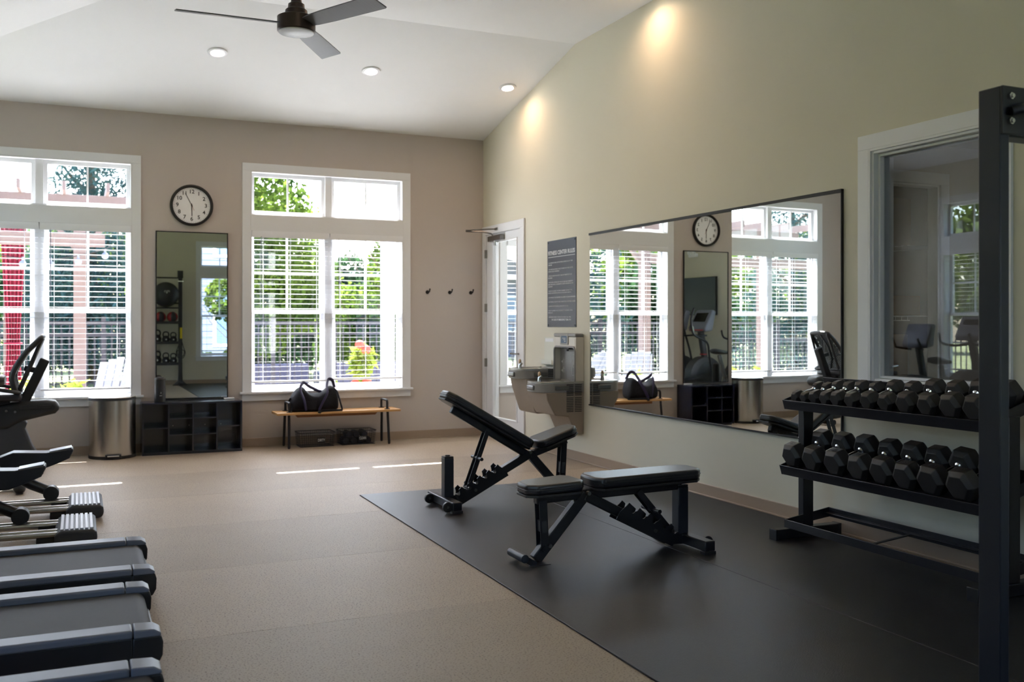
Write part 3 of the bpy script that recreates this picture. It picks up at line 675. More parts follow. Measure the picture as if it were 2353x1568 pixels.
# body as a lofted sack: sections along x
secs = [(-0.265, 0.09, 0.10, 0.01), (-0.25, 0.12, 0.16, 0.0), (-0.21, 0.135, 0.225, 0.0), (-0.165, 0.125, 0.272, 0.0), (-0.125, 0.12, 0.268, 0.0), (-0.085, 0.14, 0.215, 0.0), (-0.02, 0.148, 0.185, 0.0), (0.06, 0.148, 0.195, 0.0), (0.12, 0.14, 0.235, 0.0), (0.17, 0.12, 0.285, 0.0), (0.215, 0.115, 0.275, 0.0), (0.25, 0.10, 0.19, 0.01), (0.262, 0.07, 0.11, 0.02)]
m = MB(); n = 20; rr = random.Random(3)
for x, hw_, h_, zb in secs:
    for k in range(n):
        t = 2 * math.pi * k / n; cs, sn = math.cos(t), math.sin(t)
        yy = hw_ * math.copysign(abs(cs) ** 0.65, cs); zz = zb + h_ * (0.5 + 0.5 * math.copysign(abs(sn) ** 0.75, sn))
        wob = 1 + rr.uniform(-0.05, 0.05) if sn > -0.5 else 1
        m.v.append((x, yy * wob, zb + (zz - zb) * wob))
for i in range(len(secs) - 1):
    for k in range(n): m.f.append((i*n+k, i*n+(k+1)%n, (i+1)*n+(k+1)%n, (i+1)*n+k))
m.f += [tuple(range(n-1,-1,-1)), tuple(range((len(secs)-1)*n, len(secs)*n))]
m.build('sack', 'bag_nylon', bg, ang=80, subsurf=1)
def strap(nm, pts, w=0.034, mt_='bag_nylon'): return MB().tube(pts, w / 2, 10, flat=0.5).build(nm, mt_, bg, ang=60)
def smooth(pts, k=6):
    out = []; P_ = [V(p) for p in pts]
    for i in range(len(P_) - 1):
        a, b, c, e_ = P_[max(i-1,0)], P_[i], P_[i+1], P_[min(i+2, len(P_)-1)]
        for j in range(k):
            t = j / k; out.append(0.5 * ((2*b) + (c-a)*t + (2*a-5*b+4*c-e_)*t*t + (3*b-a-3*c+e_)*t**3))
    return out + [P_[-1]]
strap('carry_strap', smooth([(-0.12, -0.155, 0.02), (-0.14, -0.155, 0.13), (-0.175, -0.115, 0.25), (-0.13, -0.05, 0.318), (-0.06, -0.03, 0.275), (0.02, -0.02, 0.232), (0.08, 0.0, 0.212)]), 0.036, 'strap_purple')
strap('carry_strap', smooth([(0.02, -0.16, 0.02), (0.06, -0.157, 0.10), (0.115, -0.14, 0.20), (0.125, -0.08, 0.275), (0.155, -0.02, 0.345), (0.205, 0.0, 0.335), (0.235, 0.03, 0.255)]), 0.036, 'strap_purple')
strap('shoulder_strap', smooth([(0.20, -0.06, 0.26), (0.235, -0.10, 0.21), (0.268, -0.13, 0.08), (0.285, -0.12, 0.012), (0.24, -0.15, 0.008), (0.06, -0.165, 0.012), (0.02, -0.17, -0.01)]), 0.03)
strap('end_tab', smooth([(-0.262, -0.02, 0.15), (-0.285, -0.02, 0.10), (-0.28, -0.02, 0.03)]), 0.03)
MB().prism([(-0.13, 0.03), (-0.01, 0.03), (0.0, 0.12), (-0.12, 0.12)], 'y', -0.152, -0.143).build('front_pocket', 'bag_nylon', bg, bevel=0.003)
MB().box(0.005, 0.04, -0.176, -0.166, -0.012, 0.012).build('buckle', 'ink', bg, bevel=0.002)
def wire_basket(label, loc, word):
    b = thing('wire_basket', label, 'basket', loc, 0, 'wire towel baskets')
    lb, wt = 0.185, 0.12; tb, tw, H_ = 0.198, 0.133, 0.158
    def corner(z): s_ = z / H_; return lb + (tb - lb) * s_, wt + (tw - wt) * s_
    a, c_ = corner(H_); MB().tube([(-a,-c_,H_),(a,-c_,H_),(a,c_,H_),(-a,c_,H_)], 0.004, 8, closed=True).build('rim_wire', 'dark_grey', b)
    a, c_ = corner(0.004); MB().tube([(-a,-c_,0.004),(a,-c_,0.004),(a,c_,0.004),(-a,c_,0.004)], 0.003, 8, closed=True).build('base_wire', 'dark_grey', b)
    sides = {'front': (-1, 'x'), 'rear': (1, 'x'), 'left': (-1, 'y'), 'right': (1, 'y')}
    for nm, (sg, ax) in sides.items():
        m = MB()
        cnt = 16 if ax == 'x' else 10
        for k in range(1, cnt):
            f_ = -1 + 2 * k / cnt
            a0, c0 = corner(0.004); a1, c1 = corner(H_)
            p, q = ((f_*a0, sg*c0, 0.004), (f_*a1, sg*c1, H_)) if ax == 'x' else ((sg*a0, f_*c0, 0.004), (sg*a1, f_*c1, H_))
            m.cyl(p, q, 0.0012, n=5)
        for z in (0.028, 0.052, 0.076, 0.10, 0.124, 0.145):
            a0, c0 = corner(z); p, q = ((-a0, sg*c0, z), (a0, sg*c0, z)) if ax == 'x' else ((sg*a0, -c0, z), (sg*a0, c0, z))
            m.cyl(p, q, 0.0012, n=5)
        o = m.build('wire_side', 'dark_grey', b)
    m = MB()
    for k in range(1, 18): m.cyl((-lb + 2*lb*k/18, -wt, 0.004), (-lb + 2*lb*k/18, wt, 0.004), 0.0012, n=5)
    for k in range(1, 12): m.cyl((-lb, -wt + 2*wt*k/12, 0.004), (lb, -wt + 2*wt*k/12, 0.004), 0.0012, n=5)
    m.build('wire_floor', 'dark_grey', b)
    pl = MB().box(-0.006, 0.086, -0.139, -0.134, 0.045, 0.101).build('label_plate', 'ink', b, bevel=0.002)
    text('lettering', word, 0.042, 'white_print', pl, (0.04, -0.1395, 0.073), (R(90), 0, 0), width=0.076)
    return b
wire_basket('empty black wire basket marked DIRTY under the bench', (-2.115, -0.215, 0), 'DIRTY')
wire_basket('black wire basket marked CLEAN holding rolled towels', (-1.645, -0.20, 0), 'CLEAN')
TW = MB()
prof = []
turns = 3.2; npt = 60
for i in range(npt):
    t = i / (npt - 1); a = turns * 2 * math.pi * t; r_ = 0.006 + 0.028 * t
    prof.append((r_ * math.cos(a), r_ * math.sin(a)))
inner = [((r[0]) * 0.93, r[1] * 0.93) for r in prof]
TW.lathe([(0.001, -0.104), (0.010, -0.100), (0.012, -0.102), (0.020, -0.098), (0.022, -0.100), (0.031, -0.097), (0.0355, -0.090), (0.036, 0.090), (0.031, 0.097), (0.022, 0.100), (0.020, 0.098), (0.012, 0.102), (0.010, 0.100), (0.001, 0.104)], 18, axis=(0, 1, 0))
tme = TW.mesh('towel_roll'); tme.materials.append(MATS['towel'])
TL = ['rolled dark towel in the CLEAN basket, bottom layer %s' % s for s in ('at the left end', 'second from left', 'second from right', 'at the right end')] + ['rolled dark towel in the CLEAN basket, top layer %s' % s for s in ('on the left', 'in the middle', 'on the right')]
tpos = [(-0.135, 0.044), (-0.052, 0.044), (0.031, 0.044), (0.114, 0.044), (-0.10, 0.112), (-0.016, 0.113), (0.075, 0.115)]
for k, (x, z) in enumerate(tpos):
    o = thing('towel_roll', TL[k], 'towel', (-1.645 + x, -0.20, z), 0, 'rolled towels')
    ro = obj('roll', tme, None, o); ro.rotation_euler = (0, R(40 * k), R(rr.uniform(-4, 4)))
    MB().box(-0.016, 0.016, -0.092, 0.092, 0.0345, 0.0385).build('outer_flap', 'towel', o, bevel=0.002)
# ------------------------------------------------------------------ rules sign
sg = thing('rules_sign', 'dark slate wall sign listing the fitness center rules', 'sign', (0, -2.107, 1.775))
MB().box(-0.006, 0, -0.322, 0.322, -0.45, 0.45).build('panel', 'sign_slate', sg, bevel=0.001)
for y in (-0.30, 0.30):
    for z in (-0.43, 0.43): MB().cyl((-0.006, y, z), (-0.010, y, z), 0.008, n=10).build('screw', 'ink', sg)
RX = (R(90), 0, R(-90))
def sline(body, y, z, size, width, align='LEFT', bold=0.0):
    # the sign faces -x: text runs towards -y
    text('lettering', body, size, 'white_print', sg, (-0.0068, y, z), RX, width=width, align=align, thick=0.0003, bold=bold)
sline('FITNESS CENTER RULES', 0, 0.318, 0.058, 0.595, 'CENTER', 0.0009)
MB().box(-0.0075, -0.006, -0.298, 0.298, 0.275, 0.280).build('rule_line', 'white_print', sg, smooth=False)
rules = [('• ALL RESIDENTS WHO USE THE FITNESS CENTER DO SO AT THEIR', 0.548), ('OWN RISK', 0.085), None,
 ('• YOU MUST BE 18 YEARS OF AGE TO ENTER THE FITNESS CENTER', 0.555), ('WITHOUT ADULT SUPERVISION', 0.25), None,
 ('• PERSONS UNDER THE AGE OF 13 ARE NOT PERMITTED TO USE', 0.53), ('EQUIPMENT', 0.095), None,
 ('• THE FITNESS CENTER IS FOR THE EXCLUSIVE USE OF RESIDENTS', 0.55), ('AND THEIR GUESTS. A MAXIMUM OF 2 GUESTS ARE PERMITTED PER', 0.56), ('APARTMENT', 0.10), None,
 ('• DO NOT USE, ADJUST OR OPERATE EQUIPMENT BEYOND YOUR', 0.535), ('PHYSICAL LIMITATIONS OR WITHOUT A PHYSICIAN\'S APPROVAL', 0.52), None,
 ('• ANY MISUSE OF THE EQUIPMENT WILL RESULT IN LOSS OF PRIVILEGES', 0.60), None,
 ('• NO SMOKING, FOOD OR GLASS IS PERMITTED IN THE FITNESS CENTER', 0.60), None,
 ('• EQUIPMENT MUST BE WIPED DOWN AFTER EACH USE', 0.45), None,
 ('• FAULTY EQUIPMENT MUST BE REPORTED TO THE RENTAL OFFICE', 0.545), ('IMMEDIATELY', 0.105), None,
 ('• APPROPRIATE FITNESS ATTIRE MUST BE WORN AT ALL TIMES', 0.51)]
z = 0.218
for ln in rules:
    if ln is None: z -= 0.0235; continue
    sline(ln[0], 0.296, z, 0.0185, ln[1]); z -= 0.0222
sline('IN CASE OF EMERGENCY DIAL 911', 0, -0.375, 0.026, 0.43, 'CENTER', 0.0006)

# ------------------------------------------------------------------ two-level drinking fountain with bottle filler
ft = thing('drinking_fountain', 'grey two-level drinking fountain with bottle filler beside the long mirror', 'drinking fountain', (-0.002, -2.13, 0))
def basin(y0, y1, zr):
    yc, hw_ = (y0 + y1) / 2, (y1 - y0) / 2
    # plan outline: straight sides then rounded front
    out = [(0.0, y0), (-0.30, y0)]
    for k in range(1, 16):
        t = math.pi * k / 16; out.append((-0.30 - 0.175 * math.sin(t) ** 0.8, yc - hw_ * math.cos(t)))
    out += [(-0.30, y1), (0.0, y1)]
    sk = MB().prism(out, 'z', zr - 0.105, zr - 0.018).build('skirt', 'fountain_grey', ft, bevel=0.004, ang=30)
    # top deck with a sunken bowl (rings)
    m = MB(); n = len(out); cx, cyy = -0.21, yc
    rings = [(1.0, zr - 0.018), (1.0, zr - 0.003), (0.985, zr), (0.90, zr), (0.86, zr - 0.012)]
    vs = []
    for s_, zz in rings:
        for x, y in out:
            xx = cx + (x - cx) * s_ if x < -0.001 else x + (0 if s_ > 0.95 else -0.04)
            vs.append((xx, cyy + (y - cyy) * s_, zz))
    fs = []
    for i in range(len(rings) - 1):
        for k in range(n): fs.append((i*n+k, i*n+(k+1)%n, (i+1)*n+(k+1)%n, (i+1)*n+k))
    fs.append(tuple(range((len(rings)-1)*n, len(rings)*n)))
    m.add(vs, fs).build('basin_deck', 'steel', ft, ang=50)
    MB().lathe([(0.095, 0.0), (0.090, 0.004), (0.05, -0.006), (0.015, -0.009)], 24, c=(-0.17, yc - 0.04, zr - 0.008), sy=1.2).build('bowl', 'steel', ft)
    MB().lathe([(0.026, -0.004), (0.026, 0.0), (0.003, 0.001)], 16, c=(-0.15, yc - 0.04, zr - 0.006)).build('drain', 'chrome', ft)
    bb = MB().tube([(-0.36, yc + 0.03, zr - 0.01), (-0.36, yc + 0.03, zr + 0.03), (-0.345, yc + 0.015, zr + 0.05)], [0.020, 0.017, 0.013], 12).build('bubbler', 'chrome', ft)
    MB().sphere((-0.362, yc + 0.032, zr + 0.062), 0.019, 14, 10, (0.8, 0.9, 1.5)).build('bubbler_guard', 'tan_nub', bb)
    for (px, py, rz) in ((-0.455, yc - 0.02, 0), ):
        MB().box(-0.012, 0.012, -0.075, 0.075, -0.024, 0.024).build('push_bar', 'steel_dark', ft, bevel=0.010, seg=3, loc=(-0.472, yc, zr - 0.062))
    MB().box(-0.075, 0.075, -0.010, 0.010, -0.023, 0.023).build('push_bar', 'steel_dark', ft, bevel=0.009, seg=3, loc=(-0.24, y0 - 0.002, zr - 0.060))
    return sk
def pedestal(y0, y1, prof, nm='pedestal'):
    MB().prism(prof, 'y', y0, y1).build(nm, 'fountain_body', ft, bevel=0.008)
# high unit (towards the corner), low unit (towards the mirror); local y is relative to -2.13
basin(0.015, 0.44, 0.905)
pedestal(0.03, 0.425, [(0, 0.80), (-0.40, 0.80), (-0.385, 0.72), (-0.30, 0.47), (-0.275, 0.445), (0, 0.445)])
basin(-0.455, -0.015, 0.795)
pedestal(-0.455, -0.02, [(0, 0.69), (-0.41, 0.69), (-0.40, 0.62), (-0.315, 0.47), (-0.17, 0.455), (-0.09, 0.278), (0, 0.278)])
m = MB()
for k in range(9):
    m.box(-0.19, -0.115, -0.458, -0.4545, 0.50 + 0.0165*k, 0.507 + 0.0165*k); m.box(-0.10, -0.025, -0.458, -0.4545, 0.50 + 0.0165*k, 0.507 + 0.0165*k)
for k in range(7):
    m.box(-0.19, -0.115, -0.4585, -0.455, 0.672 + 0.0165*k - 0.012, 0.680 + 0.0165*k - 0.012); m.box(-0.10, -0.025, -0.4585, -0.455, 0.66 + 0.0165*k, 0.668 + 0.0165*k)
o = m.build('louvre', 'ink', ft, smooth=False); 
m = MB()
for k in range(5): m.box(-0.16, -0.04, 0.010, 0.0135, 0.82 + 0.0165*k, 0.828 + 0.0165*k)
m.build('louvre', 'ink', ft, smooth=False)
# bottle filler: hollow tower
ya, yb, z0, z1, xd = -0.455, 0.02, 0.795, 1.262, -0.088
MB().box(xd, 0, ya, ya+0.018, z0, z1-0.035).box(xd, 0, yb-0.018, yb, z0, z1-0.035).box(xd, 0, ya+0.018, yb-0.018, 1.135, z1-0.035).box(-0.018, 0, ya+0.018, yb-0.018, z0, 1.135).build('filler_tower', 'fountain_light', ft, bevel=0.004)
MB().box(xd-0.006, 0, ya-0.003, yb+0.003, z1-0.035, z1).build('filler_cap', 'fountain_grey', ft, bevel=0.012, seg=3)
MB().box(-0.024, -0.018, ya+0.018, yb-0.018, z0, 1.135).build('alcove_back', 'fountain_grey', ft)
pts = [(xd-0.004, ya+0.012, z0), (xd-0.004, ya+0.012, 1.09), (xd-0.004, ya+0.022, 1.115), (xd-0.004, ya+0.05, 1.128), (xd-0.004, yb-0.05, 1.128), (xd-0.004, yb-0.022, 1.115), (xd-0.004, yb-0.012, 1.09), (xd-0.004, yb-0.012, z0)]
MB().tube(pts, 0.010, 8).build('alcove_rim', 'fountain_grey', ft)
MB().box(xd-0.008, xd, -0.30, -0.13, 1.150, 1.262).build('display_bezel', 'fountain_grey', ft, bevel=0.006)
MB().box(xd-0.0095, xd-0.008, -0.275, -0.155, 1.165, 1.238).build('display_screen', 'screen_blue', ft, smooth=False)
m = MB(); 
for k in range(3): m.box(xd-0.0105, xd-0.0095, -0.255, -0.225 + 0.02*k, 1.18+0.016*k, 1.185+0.016*k)
m.build('display_print', 'white_print', ft, smooth=False)
MB().box(xd+0.005, -0.02, -0.29, -0.14, 1.105, 1.135).cyl((-0.055, -0.215, 1.085), (-0.055, -0.215, 1.11), 0.012, n=12).build('spout', 'ink', ft, bevel=0.003)
# printed bottle outline and arrows on the alcove
m = MB(); bx = -0.0255
bo = [(-0.275, 0.85), (-0.275, 0.99), (-0.268, 1.005), (-0.252, 1.02), (-0.250, 1.05), (-0.243, 1.055), (-0.233, 1.055), (-0.226, 1.05), (-0.224, 1.02), (-0.208, 1.005), (-0.201, 0.99), (-0.201, 0.85), (-0.208, 0.845), (-0.268, 0.845)]
m.tube([(bx, y - 0.05, z_) for y, z_ in bo], 0.0016, 6, closed=True)
m.tube([(bx, -0.05 - 0.238 + 0.014*math.cos(R(30*k)), 0.94 + 0.018*math.sin(R(30*k))) for k in range(12)], 0.0014, 6, closed=True)
m.build('bottle_print', 'white_print', ft)
m = MB()
for zc in (0.955, 0.865):
    m.tube([(bx, -0.065, zc), (bx, -0.065, zc+0.055), (bx, -0.085, zc+0.055)], 0.0014, 6); m.tube([(bx, -0.10, zc), (bx, -0.10, zc+0.04), (bx, -0.06, zc+0.04)], 0.0014, 6)
    m.prism([(-0.05, zc+0.005), (-0.02, zc+0.02), (-0.05, zc+0.035)], 'x', bx-0.001, bx)
m.build('arrow_print', 'white_print', ft)
ah = thing('acrylic_holder', 'small clear acrylic holder on the wall beside the bottle filler', 'holder', (0, -1.83, 0.93))
MB().box(-0.006, 0, -0.125, 0.115, 0, 0.29).build('back_plate', 'acrylic', ah, bevel=0.001)
MB().box(-0.045, -0.040, -0.125, 0.115, 0.0, 0.05).box(-0.045, -0.006, -0.125, 0.115, 0, 0.005).build('tray', 'acrylic', ah, bevel=0.001)
MB().box(-0.008, -0.006, -0.10, 0.09, 0.24, 0.275).build('paper_strip', 'white_print', ah, smooth=False)

# ------------------------------------------------------------------ long wall mirror of three panels
mr = thing('long_wall_mirror', 'long wall mirror of three panels with black rails on the side wall', 'mirror', (0, -2.717, 0.575))
LM, HM = 3.394, 1.658
MB().box(-0.022, 0, -LM, 0, -0.006, 0.008).build('bottom_rail', 'ink', mr, bevel=0.001)
MB().box(-0.022, 0, -LM, 0, HM-0.022, HM).build('top_rail', 'ink', mr, bevel=0.001)
MB().box(-0.02, 0, -LM-0.002, -LM+0.006, 0, HM).build('edge_strip', 'ink', mr, bevel=0.001)
cuts = [0, -1.128, -2.263, -LM+0.006]
rots = (0.0, 0.45, 1.38)
for k in range(3):
    a, b = cuts[k] - 0.0015, cuts[k+1] + 0.0015
    # hinge at the edge nearest the corner; panel k is slightly out of plane with its neighbours
    L_ = a - b
    g = MB().box(-0.003, 0.003, -L_, 0, 0.008, HM-0.022).build('mirror_panel', 'mirror', mr, smooth=False)
    g.location = (-0.005 - L_ * math.sin(R(rots[k])), a, 0)
    g.rotation_euler = (0, 0, R(rots[k]))

# ------------------------------------------------------------------ dumbbell rack
rk = thing('dumbbell_rack', 'black two-tier dumbbell rack against the side wall', 'rack', (0, -6.0, 0))
yL, yR = -0.125, -1.60
def ry(y): return y
for y in (-0.105, -1.585):
    up = MB().box(-0.345, -0.265, y-0.025, y+0.025, 0.075, 0.90).build('upright', 'black_steel', rk, bevel=0.004)
    MB().box(-0.56, -0.05, y-0.032, y+0.032, 0.012, 0.075).build('foot', 'black_steel', rk, bevel=0.005)
    MB().box(-0.568, -0.545, y-0.034, y+0.034, 0.0, 0.077).build('foot_cap', 'black_plastic', rk, bevel=0.003)
    MB().box(-0.065, -0.042, y-0.034, y+0.034, 0.0, 0.077).build('foot_cap', 'black_plastic', rk, bevel=0.003)
SL = R(17)
def tier(xf, zf, dep):
    dx, dz = dep * math.cos(SL), dep * math.sin(SL)
    # tray: sloping plate, front lip, rear lip, end plates
    th = 0.006
    def pt(a, h): return (xf + a * math.cos(SL) - h * math.sin(SL), zf + a * math.sin(SL) + h * math.cos(SL))
    tr_ = MB().prism([pt(0, 0), pt(dep, 0), pt(dep, -th), pt(0, -th)], 'y', yR, yL).build('tray', 'black_steel', rk)
    MB().prism([pt(0, -0.045), pt(0, 0.016), pt(0.006, 0.016), pt(0.006, -0.045)], 'y', yR, yL).build('front_lip', 'black_steel', tr_, bevel=0.002)
    MB().prism([pt(dep, -0.045), pt(dep, 0.05), pt(dep+0.006, 0.05), pt(dep+0.006, -0.045)], 'y', yR, yL).build('rear_lip', 'black_steel', tr_, bevel=0.002)
    for y in (yL, yR): MB().prism([pt(0, -0.045), pt(0, 0.016), pt(dep, 0.016), pt(dep, -0.045)], 'y', y-0.003, y+0.003).build('end_plate', 'black_steel', tr_)
    return pt
pt_top = tier(-0.502, 0.868, 0.345)
pt_bot = tier(-0.525, 0.462, 0.375)
tr_ = MB().box(-0.485, -0.445, yR, yL, 0.118, 0.124).box(-0.490, -0.484, yR, yL, 0.085, 0.135).build('base_front_rail', 'black_steel', rk, bevel=0.002)
MB().box(-0.175, -0.135, yR, yL, 0.150, 0.156).box(-0.137, -0.130, yR, yL, 0.125, 0.185).build('base_rear_rail', 'black_steel', rk, bevel=0.002)
for y in (yL, yR): MB().prism([(-0.49, 0.085), (-0.49, 0.135), (-0.13, 0.185), (-0.13, 0.125)], 'y', y-0.004, y+0.004).build('base_end_plate', 'black_steel', rk)
MB().bar((-0.47, -0.82, 0.118), (-0.15, -0.82, 0.15), 0.02, 0.006).build('base_cross_bar', 'black_steel', rk)
# hex dumbbells: one mesh per size
def hex_head(r, w):
    # six-sided head with chamfered faces, flat side down; axis along local x
    vs = []
    rings = [(r * 0.72, 0.0), (r, w * 0.22), (r, w * 0.78), (r * 0.72, w)]
    for rr_, x in rings:
        for k in range(6):
            t = R(60 * k + 30 - 30 + 0)  # vertices at 0,60,..: flat faces up and down
            vs.append((x, rr_ * math.cos(t), rr_ * math.sin(t)))
    fs = [(i*6+k, i*6+(k+1)%6, (i+1)*6+(k+1)%6, (i+1)*6+k) for i in range(3) for k in range(6)] + [tuple(range(5,-1,-1)), tuple(range(18, 24))]
    return vs, fs
def dumbbell(label, group, y, dia, L, w, ptf, a_front, num=None, roll=0.0):
    apo = dia / 2 * 0.866
    c = thing('dumbbell', label, 'dumbbell', (0, 0, 0), 0, group)
    x, z = ptf(a_front + w / 2, apo + 0.001)
    c.location = (x, y, z); c.rotation_euler = (roll, -SL, 0)
    c.rotation_mode = 'XYZ'
    M = Matrix.Translation((x, y, z)) @ Matrix.Rotation(-SL, 4, 'Y') @ Matrix.Rotation(roll, 4, 'X'); c.matrix_world = M
    for x0 in (-w / 2, L - 1.5 * w):
        vs, fs = hex_head(dia / 2, w); h = MB().add([(v[0] + x0, v[1], v[2]) for v in vs], fs).build('hex_head', 'rubber_hex', c, bevel=0.0035, smooth=False)
        if num and x0 < 0:
            text('lettering', num, dia * 0.22, 'dark_grey', h, (0, 0, apo + 0.0006), (0, 0, R(-90)))
    g0, g1 = w / 2 - 0.004, L - 1.5 * w + 0.004; rg = min(0.017, dia * 0.17)
    MB().lathe([(rg*1.35, g0), (rg*1.35, g0+0.012), (rg*0.85, g0+0.018), (rg*1.0, (g0+g1)/2), (rg*0.85, g1-0.018), (rg*1.35, g1-0.012), (rg*1.35, g1)], 16, axis=(1, 0, 0)).build('handle', 'chrome', c)
    return c
ty = [-6.222, -6.302, -6.388, -6.48, -6.575, -6.69, -6.82, -6.95, -7.09, -7.235, -7.385, -7.53]
td = [0.074, 0.074, 0.090, 0.090, 0.098, 0.098, 0.112, 0.112, 0.130, 0.130, 0.145, 0.145]
by = [-6.215, -6.395, -6.585, -6.77, -6.945, -7.11, -7.28, -7.465]
bd = [0.168, 0.168, 0.174, 0.168, 0.174, 0.168, 0.178, 0.180]
ords = ['leftmost', 'second', 'third', 'fourth', 'fifth', 'sixth', 'seventh', 'eighth', 'ninth', 'tenth', 'eleventh', 'twelfth']
for k, (y, dd) in enumerate(zip(ty, td)):
    lab = 'small black hex dumbbell at the left end of the upper tier' if k == 0 else 'black hex dumbbell on the upper tier, %s from the left' % ords[k]
    dumbbell(lab, 'dumbbells on the upper tier', y, dd, 0.17 + dd * 1.02, 0.045 + dd * 0.36, pt_top, 0.010, roll=R((0, 8, -5, 3, 0, -4, 2, 0, 3, 0, -3, 0)[k]))
for k, (y, dd) in enumerate(zip(by, bd)):
    lab = 'large black hex dumbbell overhanging the left end of the lower tier' if k == 0 else 'large black hex dumbbell on the lower tier, %s from the left' % ords[k]
    dumbbell(lab, 'dumbbells on the lower tier', y, dd, 0.345, 0.105, pt_bot, 0.012, num=str(45 + 5 * (k // 2)), roll=R((0, 4, 0, -3, 2, 0, 5, 0)[k]))

# ------------------------------------------------------------------ power rack at the right edge of the picture
pr = thing('power_rack', 'tall black steel rack upright with pull-up bar at the right edge', 'power rack', (-1.735, -8.69, 0))
wx, wy, hz = 0.044, 0.086, 2.150
for x in (0.0, 1.12):
    MB().box(x, x+wx, 0, wy, 0.06, hz).build('upright', 'navy_steel', pr, bevel=0.004)
    MB().box(x-0.008, x+wx+0.008, -1.05, wy+0.01, 0.0, 0.06).build('floor_beam', 'black_steel', pr, bevel=0.004)
    for zz in (hz-0.035, hz-0.118):
        MB().cyl((x+0.030, -0.022, zz), (x+0.030, -0.010, zz), 0.012, n=6).cyl((x+0.030, -0.028, zz), (x+0.030, -0.022, zz), 0.007, n=8).build('bolt', 'chrome', pr)
MB().box(wx, 1.12, 0.006, wy-0.006, hz-0.165, hz-0.02).build('top_beam', 'black_steel', pr, bevel=0.003)
for x0 in (0.0, 1.06): MB().box(x0, x0+0.105, -0.010, 0.0, hz-0.16, hz).build('gusset_plate', 'black_steel', pr, bevel=0.002)
MB().tube([(0.03, -0.02, hz-0.085), (0.14, -0.10, hz-0.06), (0.35, -0.16, hz-0.045), (0.80, -0.16, hz-0.045), (1.0, -0.10, hz-0.06), (1.13, -0.02, hz-0.085)], 0.017, 12).build('pull_up_bar', 'black_steel', pr)
MB().box(wx, 1.12, -1.05, -1.0, 0.0, 0.06).build('floor_cross_beam', 'black_steel', pr, bevel=0.003)
# ------------------------------------------------------------------ treadmills (local: rear end at x=0, console towards -x)
def treadmill(label, loc, red=False):
    t = thing('treadmill', label, 'treadmill', loc, 0, 'treadmills in a row')
    Lh, hw_ = 1.95, 0.385
    MB().box(-Lh, -0.05, -0.30, 0.30, 0.045, 0.135).build('deck_frame', 'black_plastic', t, bevel=0.01)
    # running belt, wrapped round the rear roller
    prof = [(-1.55, 0.170), (-0.075, 0.170)] + [(-0.075 + 0.047 * math.sin(R(a)), 0.123 + 0.047 * math.cos(R(a))) for a in range(15, 181, 15)] + [(-1.55, 0.076)]
    MB().prism(prof, 'y', -0.275, 0.275).build('running_belt', 'belt', t)
    for s in (-1, 1):
        y0, y1 = (0.278, hw_) if s > 0 else (-hw_, -0.278)
        rl = MB().box(-1.62, -0.112, y0, y1, 0.164, 0.197).build('side_rail', 'grey_plastic', t, bevel=0.009, seg=3)
        MB().box(-1.60, -0.112, min(s*0.282, s*(hw_-0.004)), max(s*0.282, s*(hw_-0.004)), 0.055, 0.166).build('rail_skirt', 'black_plastic', rl, bevel=0.004)
        cap = MB().prism([(-0.108, 0.164), (-0.012, 0.164), (-0.008, 0.176), (-0.035, 0.193), (-0.108, 0.197)], 'y', y0 - 0.001, y1 + 0.001).build('end_cap', 'grey_plastic', t, bevel=0.006, seg=3)
        MB().prism([(-0.112, 0.06), (-0.02, 0.06), (-0.004, 0.09), (-0.002, 0.14), (-0.010, 0.166), (-0.112, 0.166)], 'y', min(s*0.279, s*(hw_-0.002)), max(s*0.279, s*(hw_-0.002))).build('cap_base', 'black_plastic', cap, bevel=0.006)
    MB().box(-0.045, -0.012, -0.277, 0.277, 0.055, 0.095).build('rear_guard', 'black_plastic', t, bevel=0.008)
    MB().prism([(-1.55, 0.06), (-1.55, 0.20), (-1.62, 0.25), (-1.90, 0.26), (-1.98, 0.20), (-1.98, 0.06)], 'y', -0.36, 0.36).build('motor_hood', 'black_plastic', t, bevel=0.02, seg=3)
    for s in (-1, 1):
        MB().bar((-1.75, s * 0.36, 0.10), (-1.62, s * 0.36, 1.12), 0.06, 0.10, up=(1, 0, 0)).build('upright', 'dark_grey', t, bevel=0.015, seg=3)
        MB().tube([(-1.62, s*0.36, 1.08), (-1.40, s*0.37, 1.05), (-1.20, s*0.37, 1.02), (-1.12, s*0.37, 1.0)], 0.024, 12).build('hand_rail', 'black_plastic', t)
        MB().box(-1.9, -1.82, s*0.30-0.03, s*0.30+0.03, 0.0, 0.07).build('rubber_foot', 'black_plastic', t)
        MB().box(-0.30, -0.22, s*0.30-0.03, s*0.30+0.03, 0.0, 0.07).build('rubber_foot', 'black_plastic', t)
    cn = MB().prism([(-1.50, 1.02), (-1.47, 1.10), (-1.72, 1.52), (-1.78, 1.50), (-1.68, 1.10)], 'y', -0.40, 0.40).build('console', 'black_plastic', t, bevel=0.02, seg=3)
    MB().bar((-1.507, 0, 1.18), (-1.665, 0, 1.45), 0.62, 0.012, up=(0.86, 0, 0.5)).build('screen', 'screen', cn)
    MB().box(-1.56, -1.50, -0.20, 0.20, 1.015, 1.03).build('accent_strip', 'red_plastic', cn)
    if red: MB().box(-1.0, -0.35, hw_ + 0.001, hw_ + 0.004, 0.075, 0.10).build('side_stripe', 'red_plastic', t)
    return t
mat('belt', (50, 51, 56), 0.6, bump=0.2, bscale=220, var=0.1, vscale=3, stretch=(0.3, 8, 1))
treadmill('treadmill at the back of the row, next to the ellipticals', (-4.18, -5.655, 0))
treadmill('middle treadmill of the row, between two others', (-4.225, -6.645, 0))
treadmill('treadmill nearest the camera, cut off by the lower left corner', (-4.255, -7.735, 0), True)

